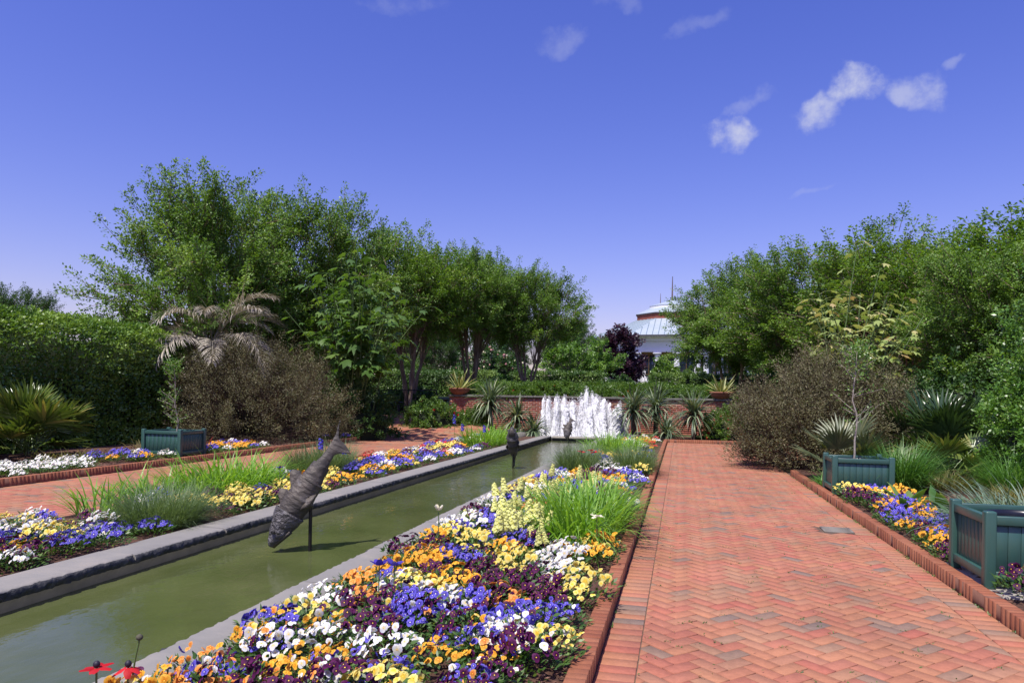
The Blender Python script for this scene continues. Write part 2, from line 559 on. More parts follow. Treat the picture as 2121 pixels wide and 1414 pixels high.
M['fine_grass'] = gr('fine_grass', [(0, (0.072, 0.124, 0.046)), (.6, (0.130, 0.202, 0.075)), (1, (0.221, 0.286, 0.137))], .5, .3)
M['blue_grass'] = gr('blue_grass', [(0, (.10, .155, .105)), (.6, (.18, .26, .17)), (1, (.36, .43, .30))], .4, .25)
M['tall_grass'] = gr('green_grass', [(0, (0.046, 0.130, 0.023)), (.6, (0.091, 0.221, 0.039)), (1, (0.169, 0.312, 0.065))], .45, .3)
M['straw'] = gr('straw_grass', [(0, (.10, .12, .03)), (.6, (.20, .19, .06)), (1, (.32, .26, .11))], .5, .3)
M['pansy_leaf'] = gr('pansy_leaf', [(0, (0.029, 0.081, 0.016)), (.6, (0.072, 0.156, 0.029)), (1, (0.182, 0.286, 0.078))], .45, .3)
M['rose_leaf'] = gr('rose_leaf', [(0, (.055, .125, .022)), (.6, (.11, .205, .034)), (1, (.20, .30, .06))], .4, .3)
M['lime_shrub'] = gr('glossy_shrub', [(0, (0.058, 0.143, 0.018)), (.6, (0.111, 0.234, 0.034)), (1, (0.221, 0.338, 0.065))], .34, .3)
M['hosta'] = gr('broad_leaf', [(0, (0.046, 0.117, 0.023)), (.6, (0.085, 0.182, 0.036)), (1, (0.169, 0.260, 0.065))], .32, .3, use_obj=True)
M['red_leaf'] = gr('red_leaf', [(0, (.12, .02, .012)), (1, (.28, .06, .025))], .45, .35, (1.4, .9, .7))


def petal(name, c, c2):
    """Throat colour c running out to rim colour c2, a little lighter or darker from flower to flower."""
    m = leaf_mat('petal_' + name, [(0.1, c), (.75, c2)], .6, .25, (1.1, 1.1, 1.1), spec=.25)
    nt = m.node_tree
    p = nt.nodes['Principled BSDF']
    src = p.inputs['Base Color'].links[0].from_socket
    oi = nt.nodes.new('ShaderNodeObjectInfo')
    mr = nt.nodes.new('ShaderNodeMapRange')
    mr.inputs[3].default_value, mr.inputs[4].default_value = .72, 1.08
    nt.links.new(oi.outputs['Random'], mr.inputs[0])
    mx = nt.nodes.new('ShaderNodeMix')
    mx.data_type = 'RGBA'
    mx.blend_type = 'MULTIPLY'
    mx.inputs[0].default_value = 1
    nt.links.new(src, mx.inputs[6])
    nt.links.new(mr.outputs[0], mx.inputs[7])
    nt.links.new(mx.outputs[2], p.inputs['Base Color'])
    return m


PET = {
    'violet': petal('violet', (.050, .028, .32), (.155, .125, .60)),
    'purple': petal('dark_purple', (.022, .002, .020), (.110, .009, .080)),
    'yellow': petal('yellow', (.84, .58, .03), (.86, .76, .24)),
    'orange': petal('orange', (.78, .28, .01), (.88, .50, .05)),
    'apricot': petal('apricot', (.78, .20, .02), (.88, .42, .10)),
    'white': petal('white', (.80, .74, .50), (.86, .86, .87)),
    'red': petal('red', (.55, .015, .02), (.70, .04, .05)),
    'lemon': petal('lemon', (.72, .72, .12), (.88, .88, .36)),
    'blue': petal('blue', (.05, .035, .42), (.08, .06, .60)),
    'pink': petal('pink', (.62, .30, .30), (.74, .52, .44)),
}
M['eye'] = plain('flower_eye', (.85, .50, .03), .6)
M['pale_eye'] = plain('pale_eye', (.85, .80, .60), .6)
M['dark_eye'] = plain('dark_eye', (.012, .008, .02), .6)


def water_mat():
    m, nt, p = mat('pool_water')
    geo = nt.nodes.new('ShaderNodeNewGeometry')
    mp = nt.nodes.new('ShaderNodeMapping')
    mp.inputs['Scale'].default_value = (1.0, .55, 1)
    nt.links.new(geo.outputs['Position'], mp.inputs[0])
    n1 = nt.nodes.new('ShaderNodeTexNoise')
    n1.inputs['Scale'].default_value = 2.4
    n1.inputs['Detail'].default_value = 3
    n2 = nt.nodes.new('ShaderNodeTexNoise')
    n2.inputs['Scale'].default_value = 13
    n2.inputs['Detail'].default_value = 4
    for n in (n1, n2):
        nt.links.new(mp.outputs[0], n.inputs['Vector'])
    sx = nt.nodes.new('ShaderNodeSeparateXYZ')
    nt.links.new(geo.outputs['Position'], sx.inputs[0])
    mr = nt.nodes.new('ShaderNodeMapRange')       # the chop dies down with the distance from the fountain
    nt.links.new(sx.outputs['Y'], mr.inputs[0])
    mr.inputs[1].default_value, mr.inputs[2].default_value = 3.0, 22.0
    mr.inputs[3].default_value, mr.inputs[4].default_value = .12, .60
    b1 = nt.nodes.new('ShaderNodeBump')
    b1.inputs['Distance'].default_value = .05
    b1.inputs['Strength'].default_value = .22
    nt.links.new(n1.outputs['Fac'], b1.inputs['Height'])
    b2 = nt.nodes.new('ShaderNodeBump')
    b2.inputs['Distance'].default_value = .02
    nt.links.new(mr.outputs[0], b2.inputs['Strength'])
    nt.links.new(n2.outputs['Fac'], b2.inputs['Height'])
    nt.links.new(b1.outputs[0], b2.inputs['Normal'])
    nt.links.new(b2.outputs[0], p.inputs['Normal'])
    n3 = nt.nodes.new('ShaderNodeTexNoise')
    n3.inputs['Scale'].default_value = 1.1
    n3.inputs['Detail'].default_value = 5
    nt.links.new(geo.outputs['Position'], n3.inputs['Vector'])
    r = ramp(nt, [(.3, (.060, .076, .023)), (.55, (.080, .096, .032)), (.75, (.104, .115, .046))])
    nt.links.new(n3.outputs['Fac'], r.inputs[0])
    nt.links.new(r.outputs[0], p.inputs['Base Color'])
    p.inputs['Roughness'].default_value = .04
    p.inputs['IOR'].default_value = 1.33
    return m


M['water'] = water_mat()


def froth_mat():
    """Aerated water: white, scattering, torn open by streaks."""
    m, nt, p = mat('white_water')
    geo = nt.nodes.new('ShaderNodeNewGeometry')
    sc = nt.nodes.new('ShaderNodeVectorMath')
    sc.operation = 'SCALE'
    sc.inputs['Scale'].default_value = .45
    nt.links.new(geo.outputs['Normal'], sc.inputs[0])
    ad = nt.nodes.new('ShaderNodeVectorMath')
    ad.operation = 'ADD'
    ad.inputs[1].default_value = (-.16, -.48, .80)
    nt.links.new(sc.outputs[0], ad.inputs[0])
    nm = nt.nodes.new('ShaderNodeVectorMath')
    nm.operation = 'NORMALIZE'
    nt.links.new(ad.outputs[0], nm.inputs[0])
    df = nt.nodes.new('ShaderNodeBsdfDiffuse')
    df.inputs['Color'].default_value = (.95, .96, .97, 1)
    nt.links.new(nm.outputs[0], df.inputs['Normal'])
    mp = nt.nodes.new('ShaderNodeMapping')
    mp.inputs['Scale'].default_value = (1, 1, .28)
    nt.links.new(geo.outputs['Position'], mp.inputs[0])
    n = nt.nodes.new('ShaderNodeTexNoise')
    n.inputs['Scale'].default_value = 15
    n.inputs['Detail'].default_value = 6
    n.inputs['Roughness'].default_value = .7
    nt.links.new(mp.outputs[0], n.inputs['Vector'])
    mr = nt.nodes.new('ShaderNodeMapRange')
    nt.links.new(n.outputs['Fac'], mr.inputs[0])
    mr.inputs[1].default_value, mr.inputs[2].default_value = .30, .66
    mr.inputs[3].default_value, mr.inputs[4].default_value = .95, .0
    tp = nt.nodes.new('ShaderNodeBsdfTransparent')
    b = nt.nodes.new('ShaderNodeMixShader')
    nt.links.new(mr.outputs[0], b.inputs[0])
    nt.links.new(df.outputs[0], b.inputs[1])
    nt.links.new(tp.outputs[0], b.inputs[2])
    nt.links.new(b.outputs[0], nt.nodes['Material Output'].inputs['Surface'])
    return m


M['froth'] = froth_mat()

# ================================================================== setting
WATER_Z, BED_Z = -0.03, 0.06
CH_L, CH_R, CH_Y = -4.12, -2.50, 23.3          # inner faces and far end of the water channel
P_L, P_R = -0.40, 2.03                         # brick path between its kerbs
LP_L, LP_R = -9.22, -6.35                      # the other path, beyond the channel


def smooth01(a, b, x):
    t = np.clip((x - a) / (b - a), 0, 1)
    return t * t * (3 - 2 * t)


def ground_z(x, y):
    x, y = np.asarray(x, float), np.asarray(y, float)
    low = -0.4 + 0.5 * smooth01(24.0, 26.5, y)
    slope = low + 1.2 * smooth01(25.5, 33.5, y)
    ter = np.where(y > 27.05, 1.28, low)
    z = np.where((x > -8.9) & (x < 1.85), ter, slope)
    return z + .006 * np.clip(y - 34, 0, 60)


xs = np.unique(np.concatenate([np.linspace(-900, -30, 12), np.linspace(-28, 22, 51), [-8.95, -8.85, 1.8, 1.9], np.linspace(30, 900, 12)]))
ys = np.unique(np.concatenate([np.linspace(-300, -2, 8), np.linspace(0, 60, 61), [27.02, 27.1], np.linspace(66, 130, 12), np.linspace(160, 2000, 14)]))
gx, gy = np.meshgrid(xs, ys)
g = G()
idx = np.arange(gx.size).reshape(gx.shape)
g.add(np.stack([gx, gy, ground_z(gx, gy)], -1), np.stack([idx[:-1, :-1], idx[:-1, 1:], idx[1:, 1:], idx[1:, :-1]], -1).reshape(-1, 4))
tag(g.build('ground', M['lawn']), kind='structure')


def sheet(name, x0, x1, y0, y1, z, m, amp=0.02, step=.25, hole=None, kind='structure'):
    nx, ny = max(2, int((x1 - x0) / step)), max(2, int((y1 - y0) / step))
    X, Y = np.meshgrid(np.linspace(x0, x1, nx), np.linspace(y0, y1, ny))
    P = np.stack([X, Y, np.zeros_like(X)], -1)
    Z = z + amp * vnoise(P, 3, 1.9)
    P[..., 2] = Z
    i = np.arange(X.size).reshape(X.shape)
    F = np.stack([i[:-1, :-1], i[:-1, 1:], i[1:, 1:], i[1:, :-1]], -1).reshape(-1, 4)
    return tag(G().add(P, F).build(name, m, smooth=True), kind=kind)


sheet('planting_bed', -2.24, -.51, .5, 23.4, BED_Z, M['mulch'])
sheet('planting_bed', -6.25, -4.42, .5, 24.2, BED_Z, M['mulch'])
sheet('planting_bed', -30, -9.33, -2, 25.5, BED_Z, M['mulch'], step=.5)
sheet('planting_bed', 2.14, 30, -2, 17.6, BED_Z, M['mulch'], step=.4)
sheet('planting_bed', -10.0, -5.0, 24.2, 26.8, BED_Z, M['mulch'])
sheet('planting_bed', -1.7, 12, 24.1, 27.0, BED_Z, M['mulch'])
sheet('planting_bed', 5.2, 30, 17.6, 24.1, BED_Z, M['mulch'], step=.5)

# ---- water
W = G()
W.add([[CH_L - .06, -3, WATER_Z], [CH_R + .06, -3, WATER_Z], [CH_R + .06, CH_Y + .1, WATER_Z], [CH_L - .06, CH_Y + .1, WATER_Z]], [[0, 1, 2, 3]])
W.add([[-5.1, CH_Y + .3, .0], [-1.6, CH_Y + .3, .0], [-1.6, 26.75, .0], [-5.1, 26.75, .0]], [[0, 1, 2, 3]])
tag(W.build('water', M['water']), kind='structure')

# ---- channel walls and coping stones
cw = thing('channel_edging', 'grey stone edging with rough split faces along the long water channel', 'stone edging', (0, 0, 0))
pw = G()
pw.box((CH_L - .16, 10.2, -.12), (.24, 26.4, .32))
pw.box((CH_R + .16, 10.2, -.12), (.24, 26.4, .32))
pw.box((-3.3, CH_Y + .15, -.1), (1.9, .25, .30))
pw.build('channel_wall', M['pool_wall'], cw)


def coping_stone(length, seed, inner_dir, w=.33, th=.075):
    """Flat slab; the long face towards the water is rock-faced."""
    n = max(6, int(length / .02))
    t = np.linspace(0.005, length - .005, n)
    # profile across: from outer bottom round the top to inner bottom
    prof = np.array([[w, -th], [w, -.006], [w - .006, 0], [.03, 0], [.008, -.008], [-.006, -.026], [-.004, -.05], [.012, -th]])
    P = np.zeros((n, len(prof), 3))
    P[..., 0] = prof[None, :, 0] * inner_dir
    P[..., 1] = t[:, None]
    P[..., 2] = prof[None, :, 1]
    r = np.random.default_rng(seed)
    jit = r.normal(0, 1, (n, len(prof)))
    jit = (jit * 1.5 + np.roll(jit, 1, 0) + np.roll(jit, -1, 0)) / 2
    wgt = np.array([0, 0, 0, .0022, .0045, .0075, .0075, .005])
    P[..., 0] += jit * wgt * inner_dir
    P[..., 2] += r.normal(0, 1, (n, len(prof))) * wgt * np.array([0, 0, 0, .1, .55, .9, .9, .4])
    P[..., 2] += .0015 * r.normal()
    i = np.arange(n * len(prof)).reshape(n, -1)
    F = np.stack([i[:-1, :-1], i[1:, :-1], i[1:, 1:], i[:-1, 1:]], -1).reshape(-1, 4)
    g = G()
    fm = np.tile(np.array([0, 0, 0, 0, 1, 1, 1]), n - 1)  # water-side face gets the stone with shade in its colour
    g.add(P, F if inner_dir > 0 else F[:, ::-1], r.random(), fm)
    for e in (0, n - 1):       # end caps as fans
        ring = i[e]
        tri = [[0, k, k + 1] for k in range(1, len(prof) - 1)]
        g.add(P[e], tri, .5)
    return g


for side, x0, sgn in (('l', CH_L, -1), ('r', CH_R, 1)):
    y, k = -1.55 if side == 'l' else -1.9, 0
    lens = [1.21, 1.32, 1.18, 1.25, 1.42, 1.15, 1.3]
    while y < CH_Y:
        L = min(lens[k % 7], CH_Y + .12 - y)
        if L < .2:
            break
        o = coping_stone(L, 40 + k + (100 if side == 'r' else 0), sgn).build('coping_stone', [M['coping'], M['shaded_split_face']], cw)
        o.location = (x0, y, .12)
        y += L
        k += 1
sill = G()
sill.box((-3.3, CH_Y + .17, .075), (1.55, .36, .07))
sill.build('end_sill', M['concrete'], cw)


# ---- brick pavers
def clip_poly(poly, a, b, c):
    """Keep a*x+b*y<=c."""
    out = []
    n = len(poly)
    for i in range(n):
        p, q = poly[i], poly[(i + 1) % n]
        dp, dq = a * p[0] + b * p[1] - c, a * q[0] + b * q[1] - c
        if dp <= 0:
            out.append(p)
        if (dp < 0 < dq) or (dq < 0 < dp):
            t = dp / (dp - dq)
            out.append((p[0] + t * (q[0] - p[0]), p[1] + t * (q[1] - p[1])))
    return out


def poly_area(p):
    return .5 * abs(sum(p[i][0] * p[(i + 1) % len(p)][1] - p[(i + 1) % len(p)][0] * p[i][1] for i in range(len(p))))


def prism(poly, ztop, depth=.03, ch=.0016, tilt=(0, 0)):
    """Chamfered brick from a convex outline, as (V, F)."""
    P = np.array(poly)
    c = P.mean(0)
    d = c - P
    ins = P + d / np.maximum(np.linalg.norm(d, axis=1, keepdims=True), 1e-6) * ch * 1.4
    n = len(P)
    zt = ztop + (P - c) @ np.array(tilt)
    V = np.vstack([np.c_[ins, zt], np.c_[P, zt - ch], np.c_[P, np.full(n, ztop - depth)]])
    F = []
    if n == 4:
        F.append([0, 1, 2, 3])
    else:
        F += [[0, k, k + 1, -1] for k in range(1, n - 1)]
    for k in range(n):
        j = (k + 1) % n
        F.append([n + k, n + j, j, k])
        F.append([2 * n + k, 2 * n + j, n + j, n + k])
    return V, np.array(F)


def herringbone(x0, x1, y0, y1, extra=None, seed=0, w=.097, joint=.006):
    """Brick outlines of a 45 degree 2:1 herringbone clipped to the rectangle."""
    r = random.Random(seed)
    cx, cy = (x0 + x1) / 2, (y0 + y1) / 2
    c45 = math.sqrt(.5)
    span = int(math.hypot(x1 - x0, y1 - y0) / w / 1.0) + 6
    out = []
    for a in range(-span, span + 1):
        for b in range(-span // 2, span // 2 + 1):
            ox, oy = a + 2 * b, a - 2 * b
            for (px, py, lx, ly) in ((ox, oy, 2, 1), (ox, oy + 1, 1, 2)):
                mx, my = (px + lx / 2) * w, (py + ly / 2) * w
                wx, wy = cx + (mx - my) * c45, cy + (mx + my) * c45
                if not (x0 - .15 < wx < x1 + .15 and y0 - .15 < wy < y1 + .15):
                    continue
                hx, hy = lx * w / 2 - joint / 2, ly * w / 2 - joint / 2
                poly = []
                for sx, sy in ((-1, -1), (1, -1), (1, 1), (-1, 1)):
                    qx, qy = mx + sx * hx, my + sy * hy
                    poly.append((cx + (qx - qy) * c45, cy + (qx + qy) * c45))
                for A in ((1, 0, x1), (-1, 0, -x0), (0, 1, y1), (0, -1, -y0)):
                    poly = clip_poly(poly, *A)
                    if len(poly) < 3:
                        break
                if len(poly) >= 3 and poly_area(poly) > .0008:
                    out.append(poly)
    return out


def lay(parent, polys, z, part_limit, m, cam_xy=(0, 0), name='brick', seed=1, stuff_name='distant_bricks'):
    """The nearest part_limit bricks become parts of their own, the rest one part."""
    r = random.Random(seed)
    polys = sorted(polys, key=lambda p: math.hypot(sum(q[0] for q in p) / len(p) - cam_xy[0], sum(q[1] for q in p) / len(p) - cam_xy[1]))
    vis = [p for p in polys if sum(q[1] for q in p) / len(p) > 3.2] if part_limit else []
    chosen = set(id(p) for p in vis[:part_limit])
    rest = G()
    n_rest = 0
    for p in polys:
        cx, cy = sum(q[0] for q in p) / len(p), sum(q[1] for q in p) / len(p)
        zz = z + r.uniform(-.0018, .0018)
        V, F = prism([(a - cx, b - cy) for a, b in p], 0, tilt=(r.gauss(0, .0035), r.gauss(0, .0035)))
        if id(p) in chosen:
            o = G().add(V, F).build(name, m, parent)
            o.location = (cx, cy, zz)
        else:
            rest.add(V + np.array([cx, cy, zz]), F, r.random())
            n_rest += 1
    if n_rest:
        tag(rest.build(stuff_name, m, parent), kind='stuff')


def rect(x0, x1, y0, y1, g=.004):
    return [(x0 + g, y0 + g), (x1 - g, y0 + g), (x1 - g, y1 - g), (x0 + g, y1 - g)]


SOL = .205
path = tag(G().add([[P_L - .1, -2, -.007], [P_R + .1, -2, -.007], [P_R + .1, 24, -.007], [P_L - .1, 24, -.007]], [[0, 1, 2, 3]])
           .add([[P_R + .1, 17.4, -.008], [9, 17.4, -.008], [9, 24.2, -.008], [P_R + .1, 24.2, -.008]], [[0, 1, 2, 3]]).build('brick_path', M['joint']), kind='structure')
pol = herringbone(P_L + SOL, P_R - SOL, .6, 17.4)
y = .6
while y < 23.7:
    pol.append(rect(P_L, P_L + SOL - .004, y, y + .104, .0028))
    if y < 17.3:
        pol.append(rect(P_R - SOL + .004, P_R, y, y + .104, .0028))
    y += .104
# drain opening
GR = (1.53, 1.83, 8.36, 8.66)
pol = [p for p in pol if not (GR[0] - .02 < sum(q[0] for q in p) / len(p) < GR[1] + .02 and GR[2] - .02 < sum(q[1] for q in p) / len(p) < GR[3] + .02)]
pol2 = herringbone(P_L + SOL, 7.5, 17.404, 23.75, seed=4)
lay(path, pol + pol2, 0.0, 300, M['paver'])

dg = thing('drain_grate', 'square grey metal drain grate set into the brick path', 'drain grate', (1.68, 8.51, 0))
d = G()
for sx, sy, lx, ly in ((0, -.14, .3, .02), (0, .14, .3, .02), (-.14, 0, .02, .26), (.14, 0, .02, .26)):
    d.box((sx, sy, .0), (lx, ly, .02))
grate_m = plain('grate_metal', (.19, .17, .14), .7)
d.build('rim', grate_m, dg)
for k in range(9):
    G().box((0, -.112 + k * .028, .002), (.262, .011, .012)).build('bar', grate_m, dg)
for k in range(3):
    G().box((-.07 + k * .07, 0, .001), (.010, .262, .012)).build('bar', grate_m, dg)
G().box((0, 0, -.0045), (.262, .262, .002)).build('pit', plain('pit_dark', (.01, .009, .008), .9), dg)

lpath = tag(G().add([[LP_L - .1, -2, -.007], [LP_R + .1, -2, -.007], [LP_R + .1, 21, -.007], [LP_L - .1, 21, -.007]], [[0, 1, 2, 3]]).build('brick_path', M['joint']), kind='structure')
pol = []
y, row = 4.5, 0
while y < 20.35:
    x = LP_L + SOL - (.104 if row % 2 else 0)
    while x < LP_R - SOL:
        pol.append(rect(max(x, LP_L + SOL), min(x + .208, LP_R - SOL), y, y + .104, .003))
        x += .208
    pol = [q for q in pol if q[1][0] - q[0][0] > .02]
    y += .104
    row += 1
y = 4.5
while y < 20.3:
    pol.append(rect(LP_L, LP_L + SOL - .004, y, y + .104, .0028))
    pol.append(rect(LP_R - SOL + .004, LP_R, y, y + .104, .0028))
    y += .104
lay(lpath, pol, 0.0, 0, M['paver'], stuff_name='pavers')
# the far part climbs towards the trees: bricks too small to tell apart, laid as joined strips
far = G()
r_ = random.Random(3)
yy = 20.42
while yy < 28.6:
    z0 = .62 * float(smooth01(20.4, 28.5, yy))
    z1 = .62 * float(smooth01(20.4, 28.5, yy + .22))
    shift = -3.4 * float(smooth01(22.5, 28.5, yy))
    xx = LP_L - .3 + shift - 3.0 * float(smooth01(23, 27, yy))
    while xx < LP_R + .2 + shift * .75:
        far.add([[xx + .004, yy + .004, z0], [xx + .206, yy + .004, z0], [xx + .206, yy + .212, z1], [xx + .004, yy + .212, z1]], [[0, 1, 2, 3]], r_.random())
        xx += .21
    yy += .216
tag(far.build('far_pavers', M['paver'], lpath), kind='stuff')


# ---- kerbs: bricks on edge
def kerb(name, label, pts, part_limit, w=.102, h=.10, cam_near=True):
    k = thing(name, label, 'kerb')
    base = G()
    bricks = []
    for (xa, ya), (xb, yb) in zip(pts[:-1], pts[1:]):
        L = math.hypot(xb - xa, yb - ya)
        ang = math.atan2(yb - ya, xb - xa)
        n = int(L / .066)
        base.box(((xa + xb) / 2, (ya + yb) / 2, h / 2 - .018), (L, w - .005, h + .03), ang)
        for i in range(n):
            s = (i + .5) / n
            bricks.append((xa + (xb - xa) * s, ya + (yb - ya) * s, ang, L / n))
    base.build('mortar_bed', M['kerb_mortar'], k)
    bricks.sort(key=lambda b: math.hypot(b[0], b[1]))
    vis = [b for b in bricks if b[1] > 2.8]
    chosen = set(vis[:part_limit])
    proto = None
    rest = G()
    nr = 0
    r = random.Random(len(pts) + part_limit)
    V, F = prism(rect(-.066 / 2, .066 / 2, -w / 2, w / 2, .0013), 0, depth=h + .03, ch=.0025)
    me = G().add(V, F).mesh('kerb_brick', M['kerb_brick'])
    for b in bricks:
        dz, dn, da = r.gauss(0, .0012), r.gauss(0, .0010), r.gauss(0, .006)
        if b in chosen:
            link('brick', me, k, (b[0] - math.sin(b[2]) * dn, b[1] + math.cos(b[2]) * dn, h + dz), (0, 0, b[2] + da))
        else:
            c, s = math.cos(b[2] + da), math.sin(b[2] + da)
            rest.add(np.c_[V[:, 0] * c - V[:, 1] * s + b[0], V[:, 0] * s + V[:, 1] * c + b[1], V[:, 2] + h + dz], F, r.random())
            nr += 1
    if nr:
        tag(rest.build('distant_bricks', M['kerb_brick'], k), kind='stuff')
    return k


kerb('brick_kerb', 'low kerb of edge-laid bricks between the mixed pansy bed and the brick path', [(P_L - .054, .3), (P_L - .054, 23.75)], 230)
kerb('brick_kerb', 'low brick kerb below the teal planters on the far edge of the path', [(P_R + .054, 1.5), (P_R + .054, 14.5)], 180)
kerb('brick_kerb', 'brick kerb beyond the channel in front of the mulch bed and white pansies', [(LP_L - .054, 3), (LP_L - .054, 22.3)], 120, h=.12)
kerb('brick_kerb', 'short brick kerb across the far end of the path below the yuccas', [(P_L - .054, 23.82), (2.6, 24.1), (7.0, 24.4)], 60)

# ================================================================== back wall
WALL_Y, WALL_X0, WALL_X1, WALL_T = 26.95, -8.80, 1.72, 1.36
bw = thing('retaining_wall', 'red brick retaining wall with dark stone cap behind the fountain', 'wall')
core = G().box(((WALL_X0 + WALL_X1) / 2, WALL_Y + .16, .60), (WALL_X1 - WALL_X0 - .02, .28, 1.44))
core.build('mortar_core', M['mortar'], bw)
V, F = prism(rect(-.1, .1, -.0325, .0325, .0015), 0, depth=.05, ch=.003)
Vb = np.c_[V[:, 0], -V[:, 2] * 1.0, V[:, 1]]     # front face towards -Y
Fb = np.where(F >= 0, F, -1)
me_b = G().add(Vb, Fb).mesh('wall_brick', M['wall_brick'])
rest = G()
cells = []
nc = int(WALL_T / .074)
for c in range(nc):
    z = WALL_T - .074 * (c + .5) - .02
    x = WALL_X0 + (.1 if c % 2 else .0) + .1
    while x < WALL_X1 - .1:
        cells.append((c, x, z))
        x += .211
near = sorted(cells, key=lambda q: (q[0] > 8 or -4.9 < q[1] < -1.9, q[0]))
sel = set(near[:300])
r_ = random.Random(8)
for q in cells:
    dy = r_.gauss(0, .002)
    if q in sel:
        link('brick', me_b, bw, (q[1], WALL_Y + .012 + dy, q[2]))
    else:
        rest.add(Vb + np.array([q[1], WALL_Y + .012 + dy, q[2]]), Fb, r_.random())
tag(rest.build('lower_bricks', M['wall_brick'], bw), kind='stuff')
x = WALL_X0 - .05
k = 0
while x < WALL_X1:
    L = [1.15, .95, 1.3, 1.05][k % 4]
    L = min(L, WALL_X1 + .06 - x)
    o = G().box((0, 0, 0), (L - .012, .42, .075), 0, r_.random()).build('cap_stone', M['cap_stone'], bw)
    o.location = (x + L / 2, WALL_Y + .16, WALL_T + .03 + r_.gauss(0, .002))
    bevel(o, .008, 2)
    x += L
    k += 1
# band at the foot of the wall and basin rim
rim = thing('fountain_basin', 'low grey stone basin rim below the white fountain jets', 'basin')
b = G()
b.box((-5.2, 25.0, .05), (.22, 3.6, .28))
b.build('rim', M['cap_stone'], rim)
b = G()
b.box((-1.5, 25.0, .05), (.22, 3.6, .28))
b.build('rim', M['cap_stone'], rim)


# ================================================================== fountain
def jet_geo(h, w, seed):
    r = np.random.default_rng(seed)
    g = G()
    octa = np.array([[1, 0, -.5], [-.5, .87, -.5], [-.5, -.87, -.5], [0, 0, 1.]])
    oF = np.array([[0, 1, 3], [1, 2, 3], [2, 0, 3], [0, 2, 1]])

    def blobs(P, s, st):
        n = len(P)
        a = r.uniform(0, 6.28, n)
        O = np.repeat(octa[None], n, 0) * (1 + .25 * r.normal(size=(n, 4, 1)))
        c, s_ = np.cos(a)[:, None], np.sin(a)[:, None]
        x = O[..., 0] * c - O[..., 1] * s_
        y = O[..., 0] * s_ + O[..., 1] * c
        O = np.stack([x, y, O[..., 2] * st[:, None]], -1) * s[:, None, None] + P[:, None]
        F = (np.arange(n)[:, None, None] * 4 + oF[None]).reshape(-1, 3)
        g.add(O.reshape(-1, 3), F)

    # plumes of torn foam, side by side and inside one another, each with its own height
    na, nt_ = 22, 46
    for i in range(9):
        bx, by = r.normal(0, w * .42), r.normal(0, .11)
        hh = h * max(.4, 1 - .42 * abs(bx) / w - r.uniform(0, .22)) if i else h
        t = np.linspace(0, 1, nt_)
        prof = np.interp(t, [0, .25, .7, .93, 1], [1.3, 1.0, .74, .55, .10]) * w * r.uniform(.22, .34)
        ang = np.linspace(0, 2 * np.pi, na, endpoint=False)
        P = np.stack([bx + r.normal(0, .05) * t[:, None] + prof[:, None] * np.cos(ang)[None], by + prof[:, None] * np.sin(ang)[None] * .8, np.repeat((t * hh)[:, None], na, 1)], -1)
        q = P * np.array([1, 1, .6])
        bump = 1 + .34 * vnoise(q, seed + i, 9.0) + .20 * vnoise(q, seed + i + 40, 24.0)
        cen = np.stack([np.full((nt_, na), bx), np.full((nt_, na), by), P[..., 2]], -1)
        P = cen + (P - cen) * bump[..., None]
        P[..., 2] += .05 * vnoise(q, seed + i + 80, 20.0)
        ii = np.arange(nt_ * na).reshape(nt_, na)
        nx = np.roll(ii, -1, 1)
        g.add(P, np.stack([ii[:-1], nx[:-1], nx[1:], ii[1:]], -1).reshape(-1, 4))
        n = int(1100 * hh)          # beads breaking away from the plume
        tq = r.random(n)
        aq = r.uniform(0, 6.28, n)
        rq = np.interp(tq, t, prof) * (.85 + np.abs(r.normal(0, .55, n)))
        blobs(np.stack([bx + rq * np.cos(aq), by + rq * np.sin(aq), tq * hh * r.uniform(.9, 1.1, n)], -1), r.uniform(.004, .011, n), r.uniform(1, 2.4, n))
    # drops flung out and falling back
    n = int(900 * h)
    vx = r.normal(0, w * .75, n)
    t = r.random(n)
    P = np.stack([vx * t * 1.1, r.normal(0, .14, n) * t, np.maximum(.0, h * r.uniform(.35, .95, n) * (1 - (t * 1.15) ** 2))], -1)
    blobs(P, r.uniform(.004, .014, n), r.uniform(1, 2, n))
    # churned foot
    n = 420
    P = np.stack([r.normal(0, w * .8, n), r.normal(0, .25, n), np.abs(r.normal(0, .07, n))], -1)
    blobs(P, r.uniform(.012, .034, n), np.full(n, .7))
    return g


JETS = [(-4.55, 1.36, .30, 'slim outermost fountain jet on the side of the bronze fish'), (-4.16, 1.42, .34, 'white fountain jet second from the outer slim one'),
        (-3.83, 1.40, .30, 'ragged white fountain jet behind the farthest fish sculpture'), (-3.42, 1.66, .40, 'tallest white fountain jet in the middle of the row'),
        (-2.95, 1.52, .34, 'pointed white fountain jet next after the tallest one'), (-2.55, 1.36, .36, 'white fountain jet between the pointed jet and the yucca'),
        (-2.16, 1.22, .34, 'shortest white fountain jet beside the yucca')]
for i, (x, h, w, lab) in enumerate(JETS):
    o = jet_geo(h, w * 1.25, 60 + i).build('fountain_jet', M['froth'], None, True, (x, 25.4, .0))
    tag(o, lab, 'fountain jet', 'fountain jets in front of the brick wall')


